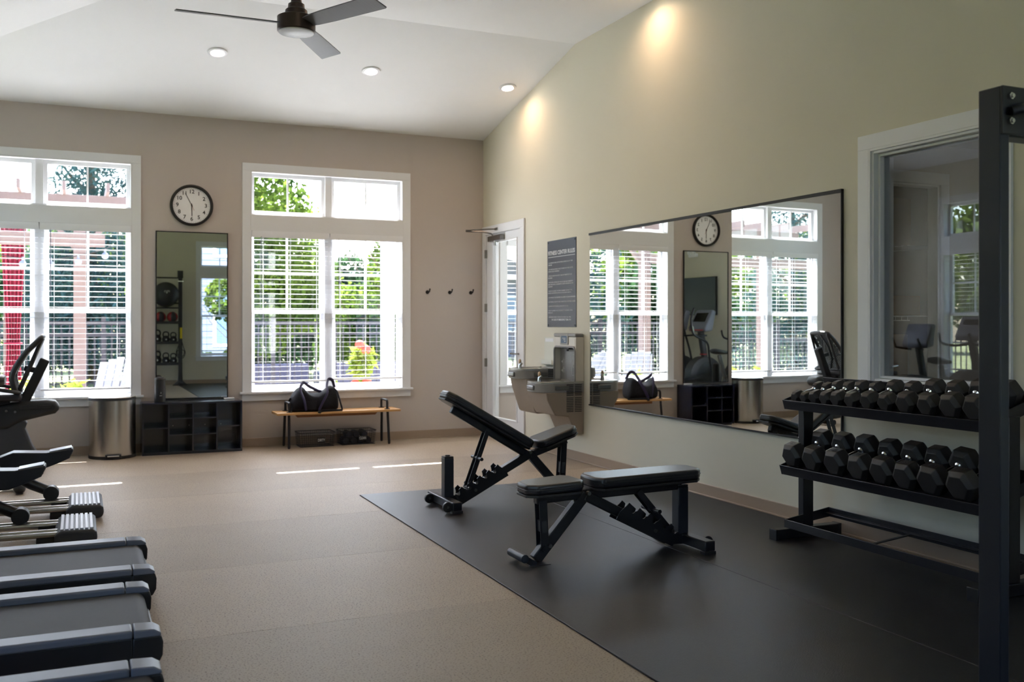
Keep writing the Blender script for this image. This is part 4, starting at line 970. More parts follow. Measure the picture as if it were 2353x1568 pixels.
# ------------------------------------------------------------------ ellipticals (local: rear step at x=0, console towards -x)
def elliptical(label, loc, back_side, dx=0.0):
    t = thing('elliptical_trainer', label, 'elliptical', loc, 0, 'elliptical trainers')
    # rear step cover
    st_ = MB().prism([(-0.24, 0.02), (-0.02, 0.02), (0.0, 0.05), (-0.005, 0.095), (-0.02, 0.112), (-0.20, 0.118), (-0.24, 0.09)], 'y', -0.275, 0.275).build('rear_step', 'dark_grey', t, bevel=0.018, seg=3)
    m = MB()
    for k in range(7): m.box(-0.208 + 0.0275*k, -0.190 + 0.0275*k, -0.252, 0.252, 0.112, 0.1230)
    m.build('tread_ridges', 'silver_plastic', st_, bevel=0.002)
    MB().box(-0.34, -0.22, -0.21, 0.21, 0.02, 0.07).build('rear_bracket', 'black_plastic', t, bevel=0.006)
    for s in (-1, 1):
        rl = MB()
        for dy in (-0.045, 0.045): rl.cyl((-1.35, s*0.155+dy, 0.09), (-0.22, s*0.155+dy, 0.085), 0.017, n=14)
        rl.build('track_rail', 'track', t)
        back = (s == back_side)
        wx_ = -0.34 + dx if back else -0.85
        # roller at the end of the pedal arm
        w = MB().cyl((wx_, s*0.155-0.05, 0.150), (wx_, s*0.155+0.05, 0.150), 0.052, n=24).build('roller_wheel', 'black_plastic', t, bevel=0.006)
        px_ = wx_ + 0.14 if back else wx_ + 0.10
        pz_ = 0.47 if back else 0.33
        MB().tube([(wx_, s*0.155, 0.155), (wx_-0.12, s*0.155, 0.215), (wx_-0.30, s*0.155, 0.325)], [0.034, 0.037, 0.042], 12).build('roller_arm', 'black_steel', t)
        # long foot plate with upturned rim
        fp = MB().prism([(px_, pz_), (px_+0.008, pz_-0.015), (px_-0.02, pz_-0.070), (px_-0.10, pz_-0.105), (px_-0.20, pz_-0.140), (px_-0.44, pz_-0.15), (px_-0.48, pz_-0.05), (px_-0.38, pz_-0.012), (px_-0.17, pz_-0.024)], 'y', s*0.155-0.085, s*0.155+0.085).build('pedal', 'navy_steel', t, bevel=0.012, seg=3)
        MB().prism([(px_-0.006, pz_+0.001), (px_-0.15, pz_-0.022), (px_-0.15, pz_-0.016), (px_-0.006, pz_+0.007)], 'y', s*0.155-0.072, s*0.155+0.072).build('pedal_grip', 'silver_plastic', fp, bevel=0.002)
        MB().bar((px_-0.25, s*0.155, pz_-0.12), (wx_-0.33, s*0.155, 0.32), 0.07, 0.06).build('pedal_bracket', 'black_plastic', t, bevel=0.01)
        MB().bar((wx_-0.30, s*0.155, 0.325), (-1.45, s*0.155, 0.42 if back else 0.30), 0.05, 0.05).build('drive_arm', 'black_steel', t, bevel=0.006)
        MB().tube(smooth([(-1.48, s*0.27, 0.45), (-1.42, s*0.28, 0.80), (-1.36, s*0.29, 1.02), (-1.20 + 0.12*s*back_side, s*0.30, 1.16), (-1.14 + 0.12*s*back_side, s*0.30, 1.40), (-1.20 + 0.12*s*back_side, s*0.30, 1.62)]), 0.019, 10).build('moving_arm', 'black_steel', t)
    MB().lathe([(0.05, -0.13), (0.30, -0.13), (0.34, -0.10), (0.34, 0.10), (0.30, 0.13), (0.05, 0.13)], 36, c=(-1.50, 0, 0.42), axis=(0, 1, 0)).build('flywheel_housing', 'dark_grey', t)
    for s in (-1, 1): MB().lathe([(0.24, 0.0), (0.25, 0.012), (0.23, 0.02), (0.05, 0.012)], 32, c=(-1.50, s*0.132, 0.42), axis=(0, s, 0)).build('crank_disc', 'black_plastic', t)
    MB().box(-1.95, -1.30, -0.24, 0.24, 0.03, 0.10).build('front_base', 'black_steel', t, bevel=0.01)
    for s in (-1, 1): MB().box(-1.90, -1.82, s*0.20-0.03, s*0.20+0.03, 0, 0.03).build('rubber_foot', 'black_plastic', t)
    MB().bar((-1.55, 0, 0.60), (-1.44, 0, 1.22), 0.09, 0.10, up=(1, 0, 0)).build('mast', 'dark_grey', t, bevel=0.02, seg=3)
    MB().box(-1.545, -1.455, -0.047, 0.047, 0.79, 0.81).build('mast_band', 'red_plastic', t)
    cn = MB().prism([(-1.36, 1.20), (-1.34, 1.27), (-1.53, 1.60), (-1.60, 1.57), (-1.52, 1.22)], 'y', -0.25, 0.25).build('console', 'grey_plastic', t, bevel=0.025, seg=3)
    MB().bar((-1.40, 0, 1.385), (-1.487, 0, 1.54), 0.34, 0.010, up=(0.86, 0, 0.5)).build('screen', 'screen', cn)
    MB().box(-1.368, -1.345, -0.19, 0.19, 1.225, 1.245).build('accent_strip', 'red_plastic', cn)
    MB().tube([(-1.42, -0.20, 1.14), (-1.20, -0.20, 1.13), (-1.16, -0.19, 1.16), (-1.12, -0.19, 1.30)], 0.016, 10).tube([(-1.42, 0.20, 1.14), (-1.20, 0.20, 1.13), (-1.16, 0.19, 1.16), (-1.12, 0.19, 1.30)], 0.016, 10).cyl((-1.42, -0.20, 1.14), (-1.42, 0.20, 1.14), 0.016, n=10).build('fixed_handle', 'black_steel', t)
    for s in (-1, 1): MB().cyl((-1.148, s*0.19, 1.20), (-1.122, s*0.19, 1.30), 0.020, n=12).build('pulse_grip', 'chrome', t)
    return t
mat('track', (186, 184, 184), 0.22, 0.9)
elliptical('elliptical trainer farther from the treadmills, its rear step beside the bike', (-4.36, -3.445, 0), 1)
elliptical('elliptical trainer next to the rearmost treadmill', (-4.415, -4.29, 0), 1, -0.10)

# ------------------------------------------------------------------ recumbent bike near the back wall (local: beam end at x=0)
rb = thing('recumbent_bike', 'recumbent exercise bike with black mesh backrest in front of the window', 'exercise bike', (-4.685, -1.0, 0))
beam = MB().prism([(-1.15, 0.36), (-0.42, 0.40), (-0.30, 0.47), (-0.10, 0.515), (-0.03, 0.53), (0.0, 0.565), (0.005, 0.605), (-0.03, 0.645), (-0.10, 0.66), (-0.40, 0.64), (-1.15, 0.52)], 'y', -0.10, 0.10).build('seat_beam', 'black_plastic', rb, bevel=0.035, seg=4)
MB().box(-0.33, -0.06, -0.104, 0.104, 0.575, 0.615).build('beam_inlay', 'ink', beam, bevel=0.006)
MB().prism([(-1.15, 0.10), (-0.62, 0.10), (-0.16, 0.06), (-0.13, 0.09), (-0.22, 0.24), (-0.28, 0.40), (-0.26, 0.46), (-0.60, 0.50), (-1.15, 0.50)], 'y', -0.085, 0.085).build('frame_cover', 'dark_grey', rb, bevel=0.03, seg=3)
MB().cyl((-0.15, -0.26, 0.055), (-0.15, 0.26, 0.055), 0.035, n=16).build('rear_stabiliser', 'black_steel', rb)
MB().cyl((-1.40, -0.26, 0.055), (-1.40, 0.26, 0.055), 0.035, n=16).build('front_stabiliser', 'black_steel', rb)
for x in (-0.15, -1.40):
    for y in (-0.23, 0.23): MB().cyl((x, y, 0), (x, y, 0.04), 0.026, n=14).build('levelling_foot', 'black_plastic', rb)
MB().box(-0.72, -0.30, -0.21, 0.21, 0.66, 0.725).build('seat_cushion', 'vinyl_pad', rb, bevel=0.028, seg=4)
MB().box(-0.52, -0.40, -0.08, 0.08, 0.60, 0.665).build('seat_slide', 'black_steel', rb, bevel=0.006)
# backrest: curved frame loop with mesh, raked back
def bk(u, v):
    # u across, v 0..1 up; gentle S curve
    x = -0.345 + 0.205 * v - 0.105 * math.sin(math.pi * v) * (1.25 - 0.5 * v); z = 0.735 + 0.50 * v
    return V(x, u, z)
loop = [bk(-0.17, 0.0), bk(-0.205, 0.10), bk(-0.21, 0.35), bk(-0.185, 0.7), bk(-0.165, 0.93), bk(-0.12, 1.0), bk(0.12, 1.0), bk(0.165, 0.93), bk(0.185, 0.7), bk(0.21, 0.35), bk(0.205, 0.10), bk(0.17, 0.0)]
MB().tube(smooth(loop, 5), 0.025, 10).tube([bk(-0.17, 0.0), bk(0.17, 0.0)], 0.02, 10).build('backrest_frame', 'black_plastic', rb)
MB().tube([bk(0, 0.0), bk(0, 0.3), bk(0, 0.65), bk(0, 1.0)], 0.014, 8).tube([bk(-0.20, 0.42), bk(0.20, 0.42)], 0.012, 8).build('backrest_rib', 'black_plastic', rb)
m = MB()
for i in range(-26, 27):      # two diagonal thread families
    for sgn in (1, -1):
        pts = []
        for j in range(9):
            v = 0.03 + 0.94 * j / 8; u = i * 0.028 + sgn * (v - 0.5) * 0.42
            lim = 0.20 - 0.045 * v
            if abs(u) < lim: pts.append(bk(u, v))
        if len(pts) > 1: m.tube(pts, 0.0058, 4)
o = m.build('mesh_web', 'mesh_black', rb, smooth=False); tag(o, kind='stuff')
MB().bar((-0.30, 0, 0.62), (-0.115, 0, 1.03), 0.085, 0.085, up=(1, 0, 0)).build('back_post', 'black_plastic', rb, bevel=0.014, seg=3)
for s in (-1, 1): MB().tube([(-0.335, s*0.16, 0.735), (-0.235, s*0.165, 0.98), (-0.135, s*0.150, 1.225)], 0.017, 10).build('rear_strut', 'black_plastic', rb)
MB().bar((-0.20, 0, 0.93), (-0.29, 0, 0.95), 0.06, 0.05).build('strut_link', 'black_steel', rb, bevel=0.006)
for s in (-1, 1):
    MB().tube(smooth([(-0.36, s*0.10, 0.735), (-0.32, s*0.24, 0.74), (-0.40, s*0.29, 0.76), (-0.62, s*0.29, 0.80)]), 0.017, 10).build('side_handle', 'black_steel', rb)
    MB().cyl((-0.52, s*0.29, 0.782), (-0.62, s*0.29, 0.80), 0.021, n=12).build('pulse_grip', 'chrome', rb)
MB().prism([(-1.62, 0.10), (-1.62, 0.46), (-1.50, 0.62), (-1.22, 0.66), (-1.05, 0.54), (-1.00, 0.10)], 'y', -0.11, 0.11).build('drive_housing', 'dark_grey', rb, bevel=0.04, seg=3)
for s in (-1, 1):
    MB().lathe([(0.17, 0), (0.17, 0.012), (0.04, 0.02)], 28, c=(-1.27, s*0.11, 0.38), axis=(0, s, 0)).build('crank_disc', 'black_plastic', rb)
    MB().bar((-1.27, s*0.14, 0.38), (-1.27 + s*0.12, s*0.14, 0.38 + s*0.10), 0.02, 0.03).build('crank_arm', 'steel_dark', rb)
    MB().box(-1.27 + s*0.12 - 0.05, -1.27 + s*0.12 + 0.05, min(s*0.15, s*0.25), max(s*0.15, s*0.25), 0.365 + s*0.10, 0.395 + s*0.10).build('pedal', 'black_plastic', rb, bevel=0.006)
MB().bar((-1.40, 0, 0.62), (-1.30, 0, 1.08), 0.07, 0.08, up=(1, 0, 0)).build('mast', 'dark_grey', rb, bevel=0.015)
cn = MB().prism([(-1.24, 1.02), (-1.22, 1.08), (-1.34, 1.36), (-1.40, 1.34), (-1.36, 1.05)], 'y', -0.22, 0.22).build('console', 'grey_plastic', rb, bevel=0.02, seg=3)
MB().bar((-1.262, 0, 1.16), (-1.322, 0, 1.30), 0.30, 0.01, up=(0.9, 0, 0.4)).build('screen', 'screen', cn)
MB().tube([(-1.28, -0.10, 1.0), (-1.12, -0.22, 1.03), (-1.05, -0.22, 1.16)], 0.015, 10).tube([(-1.28, 0.10, 1.0), (-1.12, 0.22, 1.03), (-1.05, 0.22, 1.16)], 0.015, 10).build('front_handle', 'black_steel', rb)
for (x, z) in ((-0.43, 0.57), (-0.36, 0.56)): MB().cyl((x, -0.108, z), (x, -0.112, z), 0.012, n=10).build('bolt', 'chrome', rb)
MB().box(-0.62, -0.50, -0.116, -0.10, 0.535, 0.56).build('adjust_lever', 'red_plastic', rb, bevel=0.004)

# ------------------------------------------------------------------ upright bike (mostly outside the frame, seen in the mirrors)
ub = thing('upright_bike', 'upright exercise bike with black saddle, seen in the tall mirror', 'exercise bike', (-4.95, -2.10, 0))
MB().cyl((0, -0.24, 0.05), (0, 0.24, 0.05), 0.032, n=16).build('rear_stabiliser', 'dark_grey', ub)
MB().cyl((-0.95, -0.24, 0.05), (-0.95, 0.24, 0.05), 0.032, n=16).build('front_stabiliser', 'dark_grey', ub)
for x in (0, -0.95):
    for y in (-0.21, 0.21): MB().sphere((x, y, 0.048), 0.046, 14, 10).cyl((x, y, 0), (x, y, 0.03), 0.028, n=14).build('levelling_foot', 'dark_grey', ub)
MB().bar((0, 0, 0.07), (-0.95, 0, 0.07), 0.08, 0.06).build('base_beam', 'black_steel', ub, bevel=0.01)
hs = [( -0.30 - 0.42 + 0.36*math.cos(R(a)), 0.42 + 0.36*math.sin(R(a))) for a in range(0, 181, 15)] + [(-1.08, 0.09), (-0.36, 0.09)]
MB().prism(hs, 'y', -0.09, 0.09).build('drive_housing', 'dark_grey', ub, bevel=0.03, seg=3)
for s in (-1, 1):
    MB().lathe([(0.25, 0), (0.25, 0.012), (0.20, 0.022), (0.03, 0.018)], 32, c=(-0.70, s*0.09, 0.40), axis=(0, s, 0)).build('crank_disc', 'black_plastic', ub)
    MB().bar((-0.70, s*0.13, 0.40), (-0.70 - s*0.02, s*0.13, 0.40 + s*0.17), 0.02, 0.03, up=(1, 0, 0)).build('crank_arm', 'steel_dark', ub)
    MB().box(-0.77 - s*0.02, -0.65 - s*0.02, min(s*0.14, s*0.23), max(s*0.14, s*0.23), 0.385 + s*0.17, 0.415 + s*0.17).build('pedal', 'black_plastic', ub, bevel=0.006)
MB().bar((-0.36, 0, 0.45), (-0.24, 0, 0.84), 0.05, 0.06, up=(1, 0, 0)).build('seat_post', 'steel_dark', ub, bevel=0.012)
m = MB(); n = 14
sad = [(0.02, 0.11, 0.045, 0.905), (-0.04, 0.125, 0.05, 0.90), (-0.12, 0.10, 0.045, 0.89), (-0.20, 0.05, 0.035, 0.885), (-0.27, 0.028, 0.028, 0.88), (-0.31, 0.015, 0.018, 0.875)]
for x, hw_, hh_, zz in sad:
    for k in range(n):
        t_ = 2*math.pi*k/n; m.v.append((x - 0.12, hw_*math.cos(t_), zz + hh_*math.sin(t_)))
for i in range(len(sad)-1):
    for k in range(n): m.f.append((i*n+k, i*n+(k+1)%n, (i+1)*n+(k+1)%n, (i+1)*n+k))
m.f += [tuple(range(n-1,-1,-1)), tuple(range((len(sad)-1)*n, len(sad)*n))]
m.build('saddle', 'vinyl_pad', ub, ang=60, subsurf=1)
MB().bar((-0.92, 0, 0.60), (-0.78, 0, 1.18), 0.08, 0.09, up=(1, 0, 0)).build('mast', 'dark_grey', ub, bevel=0.015)
cn = MB().prism([(-0.72, 1.14), (-0.70, 1.20), (-0.84, 1.46), (-0.90, 1.43), (-0.86, 1.16)], 'y', -0.20, 0.20).build('console', 'grey_plastic', ub, bevel=0.02, seg=3)
MB().bar((-0.747, 0, 1.27), (-0.815, 0, 1.41), 0.28, 0.01, up=(0.9, 0, 0.45)).build('screen', 'screen', cn)
for s in (-1, 1): MB().tube(smooth([(-0.80, s*0.05, 1.10), (-0.70, s*0.20, 1.08), (-0.52, s*0.24, 1.12), (-0.46, s*0.23, 1.24)]), 0.016, 10).build('handlebar', 'black_steel', ub)
# ------------------------------------------------------------------ ceiling fan and recessed lights
fn = thing('ceiling_fan', 'dark bronze three-blade ceiling fan on a downrod', 'ceiling fan', (-3.23, -4.64, 3.30))
MB().cyl((0, 0, 0.16), (0, 0, 0.83), 0.0135, n=14).build('downrod', 'fan_bronze', fn)
MB().lathe([(0.075, 0.845), (0.072, 0.82), (0.04, 0.77), (0.02, 0.765)], 28).build('canopy', 'fan_bronze', fn)
MB().lathe([(0.020, 0.175), (0.034, 0.165), (0.036, 0.145), (0.052, 0.135), (0.054, 0.11), (0.07, 0.095), (0.074, 0.062), (0.110, 0.055), (0.122, 0.048), (0.122, -0.040), (0.116, -0.046)], 40).build('motor_housing', 'fan_bronze', fn)
MB().lathe([(0.116, -0.040), (0.112, -0.052), (0.07, -0.062), (0.005, -0.065)], 36).build('lens', 'fan_lens', fn)
for k, a in enumerate((179, -61, 59)):
    m = MB(); pitch = R(-14 if True else 0); n = 8
    prof = [(0.09, 0.045), (0.16, 0.058), (0.30, 0.066), (0.735, 0.074), (0.745, 0.070)]
    vs = []
    for r_, hw_ in prof:
        for yy, zz in ((-hw_, 0.004), (hw_, 0.004), (hw_, -0.004), (-hw_, -0.004)):
            c_, s_ = math.cos(pitch), math.sin(pitch)
            vs.append((r_, yy*c_ - zz*s_, yy*s_ + zz*c_ + 0.005))
    fs = []
    for i in range(len(prof)-1):
        for q in range(4): fs.append((i*4+q, i*4+(q+1)%4, (i+1)*4+(q+1)%4, (i+1)*4+q))
    fs += [(3,2,1,0), tuple(range(len(vs)-4, len(vs)))]
    b = m.add(vs, fs).build('blade', 'fan_blade', fn, rot=(0, 0, R(a)), smooth=False)
def slope_z(y): return ZE + (ZT - ZE) / CR * min(-y, CR)
DL = [(-3.32, -1.45, 'recessed ceiling light below the fan, leftmost of three'), (-1.815, -1.415, 'recessed ceiling light in the middle of three'), (-0.285, -1.38, 'recessed ceiling light nearest the side wall'),
      (-0.26, -3.95, 'recessed ceiling light above the long mirror, out of frame'), (-1.82, -4.05, 'recessed ceiling light over the inclined bench, out of frame'),
      (-3.32, -6.75, 'recessed ceiling light over the floor strip, out of frame'), (-4.9, -6.75, 'recessed ceiling light over the treadmills, out of frame')]
for x, y, lab in DL:
    zc = slope_z(y); tilt = math.atan2(ZT - ZE, CR) if -y < CR else 0.0
    L_ = thing('recessed_light', lab, 'ceiling light', (x, y, zc), 0, 'recessed ceiling lights')
    L_.rotation_euler = (-tilt, 0, 0)
    MB().lathe([(0.052, -0.004), (0.066, -0.016), (0.090, -0.012), (0.096, -0.002), (0.094, 0.0)], 32).build('trim_ring', 'white_trim', L_)
    MB().lathe([(0.060, -0.003), (0.055, -0.010), (0.03, -0.012), (0.003, -0.0125)], 28).build('lens', 'lamp_lens', L_)
    ld = bpy.data.lights.new('recessed_lamp', 'AREA'); ld.shape = 'DISK'; ld.size = 0.11; ld.energy = 1.0; ld.color = (1.0, 0.62, 0.34); ld.spread = R(150)
    lo = bpy.data.objects.new('recessed_lamp', ld); COL.objects.link(lo); lo.parent = L_; lo.location = (0, 0, -0.02); lo.rotation_euler = (tilt, 0, 0)

# ------------------------------------------------------------------ television and emergency light on the left wall
tv = thing('wall_television', 'black wall-mounted television seen in the tall mirror', 'television', (-W, -4.41, 1.505))
MB().box(0.035, 0.075, -0.64, 0.64, 0, 0.72).build('cabinet', 'ink', tv, bevel=0.006)
MB().box(0.075, 0.077, -0.628, 0.628, 0.018, 0.708).build('screen', 'screen', tv, smooth=False)
MB().box(0, 0.035, -0.18, 0.18, 0.22, 0.52).build('wall_bracket', 'black_steel', tv)
el = thing('emergency_light', 'small white emergency light high on the wall above the television', 'emergency light', (-W, -4.54, 2.62))
MB().box(0, 0.06, -0.12, 0.12, 0, 0.07).build('housing', 'white_vinyl', el, bevel=0.01)
for s in (-1, 1): MB().cyl((0.05, s*0.07, 0.085), (0.09, s*0.07, 0.08), 0.035, 0.04, n=18).build('lamp_head', 'white_vinyl', el)

# ------------------------------------------------------------------ training rack against the front wall (seen in the tall mirror)
tr = thing('storage_rack', 'black training storage rack reflected in the tall mirror', 'rack', (-2.52, -10.95, 0))
for x in (0.0, -1.05):
    MB().box(x-0.04, x+0.04, -0.04, 0.04, 0.02, 2.46).build('post', 'black_steel', tr, bevel=0.005)
    MB().box(x-0.055, x+0.055, -0.055, 0.055, 2.30, 2.46).build('post_head', 'ink', tr, bevel=0.004)
    MB().prism([(x-0.16, 0.0), (x+0.16, 0.0), (x+0.05, 0.10), (x+0.04, 0.28), (x-0.04, 0.28), (x-0.05, 0.10)], 'y', -0.03, 0.03).box(x-0.04, x+0.04, -0.32, 0.22, 0, 0.06).build('foot', 'black_steel', tr, bevel=0.004)
for z in (0.44, 0.89, 1.32):
    sh = MB().box(-1.01, -0.04, -0.15, 0.11, z, z+0.035).build('shelf', 'black_steel', tr, bevel=0.004)
    MB().box(-1.01, -0.04, 0.105, 0.112, z+0.035, z+0.06).build('shelf_lip', 'black_steel', sh)
for z in (1.66, 1.76, 2.30): MB().cyl((-1.01, 0.09, z), (-0.04, 0.09, z), 0.016, n=12).build('ball_rail', 'black_steel', tr)
for z in (1.66, ): MB().cyl((-1.01, -0.12, z), (-0.04, -0.12, z), 0.016, n=12).build('ball_rail', 'black_steel', tr)
MB().box(-0.06, 0.06, 0.04, 0.075, 2.22, 2.24).build('strap_anchor', 'chrome', tr)
bl = thing('stability_ball', 'grey inflatable stability ball on the top rails of the storage rack', 'exercise ball', (-2.81, -10.965, 1.676))
MB().sphere((0, 0, 0.268), 0.268, 36, 24).build('ball', 'dark_grey', bl, ang=80)
MB().cyl((0, 0.266, 0.30), (0, 0.272, 0.30), 0.012, n=12).build('valve', 'white_print', bl)
text('lettering', 'PRO', 0.06, 'white_print', bl, (0.0, 0.262, 0.33), (R(78), 0, R(180)))
def med_ball(label, x):
    b = thing('medicine_ball', label, 'medicine ball', (x, -10.955, 1.355), 0, 'medicine balls')
    MB().sphere((0, 0, 0.112), 0.112, 24, 16).build('shell', 'dark_grey', b, ang=80)
    for a in (20, 140, 260):   # red gores
        m = MB(); vs = []; fs = []
        for i in range(9):
            ph = R(15 + 150 * i / 8)
            for j in range(7):
                th = R(a + 60 * (j / 6 - 0.5)); r_ = 0.1128
                vs.append((r_*math.sin(ph)*math.cos(th), r_*math.sin(ph)*math.sin(th), 0.112 + r_*math.cos(ph)))
        for i in range(8):
            for j in range(6): fs.append((i*7+j, i*7+j+1, (i+1)*7+j+1, (i+1)*7+j))
        m.add(vs, fs).build('red_gore', 'red_plastic', b, ang=80)
med_ball('red and black medicine ball beside the rack post', -2.68); med_ball('red and black medicine ball second from the rack post', -2.92)
def kettlebell(label, x, z, s):
    k = thing('kettlebell', label, 'kettlebell', (x, -10.955, z), 0, 'kettlebells')
    MB().lathe([(0.05*s, 0), (0.075*s, 0.012*s), (0.092*s, 0.06*s), (0.090*s, 0.10*s), (0.065*s, 0.145*s), (0.035*s, 0.165*s), (0.004, 0.17*s)], 24).build('bell', 'ink', k)
    MB().tube([(-0.055*s, 0, 0.13*s), (-0.068*s, 0, 0.20*s), (-0.055*s, 0, 0.245*s), (-0.02*s, 0, 0.262*s), (0.02*s, 0, 0.262*s), (0.055*s, 0, 0.245*s), (0.068*s, 0, 0.20*s), (0.055*s, 0, 0.13*s)], 0.016*s, 12).build('handle', 'ink', k)
    MB().cyl((0, 0.088*s, 0.075*s), (0, 0.093*s, 0.075*s), 0.02*s, n=14).build('weight_mark', 'white_print', k)
for row, (z, nm) in enumerate(((0.925, 'middle'), (0.475, 'lowest'))):
    for j, (x, s) in enumerate(((-2.66, 0.80), (-2.81, 0.85), (-2.99, 1.0))):
        kettlebell('black kettlebell on the %s rack shelf, %s from the post' % (nm, ('first', 'second', 'third')[j]), x, z, s)
ss = thing('suspension_strap', 'yellow and black suspension straps hanging from the rack post', 'training straps', (-2.52, -10.875, 0.62))
MB().bar((0, 0, 1.60), (0, 0.005, 0.62), 0.035, 0.004, up=(0, 1, 0)).build('webbing', 'ink', ss)
MB().bar((0.01, 0.006, 0.62), (0.012, 0.008, 0.38), 0.042, 0.02, up=(0, 1, 0)).build('yellow_sleeve', 'yellow_nylon', ss, bevel=0.004)
for s in (-1, 1): MB().tube(smooth([(0.01, 0.01, 0.40), (s*0.05, 0.03, 0.22), (s*0.09, 0.04, 0.08), (s*0.04, 0.05, -0.03), (-s*0.05, 0.05, 0.02), (-s*0.07, 0.04, 0.12), (0.0, 0.03, 0.16)]), 0.008, 8).build('strap_loop', 'ink', ss)

# ------------------------------------------------------------------ store closet: wire shelves with boxes
cl = thing('wire_shelving', 'white wire shelving in the store closet', 'shelf', (1.90, -4.35, 0))
for z in (0.92, 1.42, 1.98):
    m = MB()
    for k in range(13): m.cyl((-0.02 - 0.03*k, -0.88, z), (-0.02 - 0.03*k, 0.98, z), 0.003, n=5)
    m.cyl((-0.40, -0.88, z-0.035), (-0.40, 0.98, z-0.035), 0.004, n=6)
    for k in range(30): m.cyl((-0.01, -0.86 + 0.063*k, z+0.003), (-0.40, -0.86 + 0.063*k, z+0.003), 0.002, n=4); m.cyl((-0.40, -0.86 + 0.063*k, z+0.003), (-0.40, -0.86 + 0.063*k, z-0.035), 0.002, n=4)
    m.build('wire_shelf', 'white_vinyl', cl, smooth=False)
for y in (-0.15, 0.8): MB().box(-0.425, -0.41, y-0.012, y+0.012, 0, 2.3).build('shelf_pole', 'white_vinyl', cl)
def carton(nm, label, x, y, z, sx, sy, sz, mt_, cat='box', flaps=True):
    c = thing(nm, label, cat, (x, y, z), 0)
    MB().box(-sx/2, sx/2, -sy/2, sy/2, 0, sz).build('body', mt_, c, bevel=0.004)
    if flaps: MB().box(-sx/2-0.002, sx/2+0.002, -0.03, 0.03, sz-0.06, sz+0.002).build('tape', 'acrylic', c)
    return c
dr = carton('drawer_box', 'dark drawer chest with paper strips on the top closet shelf', 1.72, -4.42, 1.99, 0.30, 0.95, 0.42, 'carton_dark', 'drawers', False)
for j in range(4):
    for i in range(3): MB().box(-0.158, -0.15, -0.40 + 0.29*i, -0.14 + 0.29*i, 0.03 + 0.095*j, 0.105 + 0.095*j).build('drawer', 'carton_dark', dr, bevel=0.002)
for j in range(4):
    for i in range(3): MB().box(-0.163, -0.158, -0.30 + 0.29*i, -0.22 + 0.29*i, 0.055 + 0.095*j, 0.075 + 0.095*j).build('label_card', 'white_print', dr)
for k, (y, l) in enumerate(((-0.42, 0.45), (-0.20, 0.40), (-0.06, 0.55), (0.22, 0.36))): MB().box(-0.175, -0.166, y-0.018, y+0.018, 0.44-l, 0.44).build('paper_strip', 'white_print', dr)
carton('wicker_hamper', 'woven wicker hamper on the middle closet shelf', 1.70, -4.30, 1.43, 0.34, 0.50, 0.27, 'wicker', 'basket', False)
carton('cardboard_box', 'brown cardboard box on the middle closet shelf', 1.70, -4.85, 1.43, 0.30, 0.32, 0.16, 'carton')
carton('cardboard_box', 'large brown cardboard box on the lowest closet shelf', 1.70, -4.55, 0.93, 0.34, 0.62, 0.34, 'carton')
bt = thing('spray_bottle', 'white cleaning bottle on the middle closet shelf', 'bottle', (1.62, -4.62, 1.43))
MB().lathe([(0.035, 0), (0.04, 0.01), (0.04, 0.12), (0.018, 0.16), (0.016, 0.19)], 16).build('flask', 'white_vinyl', bt)
MB().box(-0.03, 0.02, -0.012, 0.012, 0.19, 0.225).build('trigger_head', 'red_plastic', bt)
# ------------------------------------------------------------------ outside the windows
tag(MB().box(-16, 9, T, 9.5, -0.25, -0.14).build('ground_patio', 'concrete', smooth=False), 'pale concrete patio outside the back windows', kind='structure')
tag(MB().box(-60, 60, 9.5, 80, -0.30, -0.15).box(-60, -W-T, -40, 9.5, -0.32, -0.17).box(-W-T, 60, -40, -D-T, -0.32, -0.17).box(9, 60, -D-T, 9.5, -0.32, -0.17).build('ground_lawn', 'lawn', smooth=False), 'sunny lawn beyond the patio', kind='structure')
tag(MB().box(-9, 4, 0.55, 1.55, -0.14, -0.08).build('ground_bed', 'mulch', smooth=False), 'mulched planting bed under the windows', kind='structure')
def leaves(blobs, n, size, seed, aspect=0.6, shell=0.55):
    g = np.random.default_rng(seed); vol = np.array([b[3]*b[4]*b[5] for b in blobs]); vol = vol / vol.sum()
    cnt = np.maximum(1, (vol * n).astype(int)); P_ = []
    for b, c_ in zip(blobs, cnt):
        d_ = g.normal(size=(c_, 3)); d_ /= np.linalg.norm(d_, axis=1)[:, None]
        r_ = shell + (1 - shell) * g.random(c_) ** 0.6; r_ *= 1 + 0.16 * np.sin(d_[:, 0]*7 + b[0]*3) * np.cos(d_[:, 2]*6 + d_[:, 1]*5)
        P_.append(np.array(b[:3]) + d_ * r_[:, None] * np.array(b[3:6]))
    P_ = np.vstack(P_); N = len(P_)
    a = g.normal(size=(N, 3)); a /= np.linalg.norm(a, axis=1)[:, None]
    b_ = np.cross(a, g.normal(size=(N, 3))); b_ /= np.linalg.norm(b_, axis=1)[:, None]
    s = size * (0.6 + 0.8 * g.random(N))[:, None]
    vs = np.empty((N, 4, 3)); vs[:, 0] = P_ - a*s; vs[:, 1] = P_ + b_*s*aspect; vs[:, 2] = P_ + a*s; vs[:, 3] = P_ - b_*s*aspect
    me = bpy.data.meshes.new('foliage'); me.vertices.add(N*4); me.vertices.foreach_set('co', vs.ravel())
    me.loops.add(N*4); me.loops.foreach_set('vertex_index', np.arange(N*4)); me.polygons.add(N); me.polygons.foreach_set('loop_start', np.arange(0, N*4, 4))
    me.update(calc_edges=True); return me
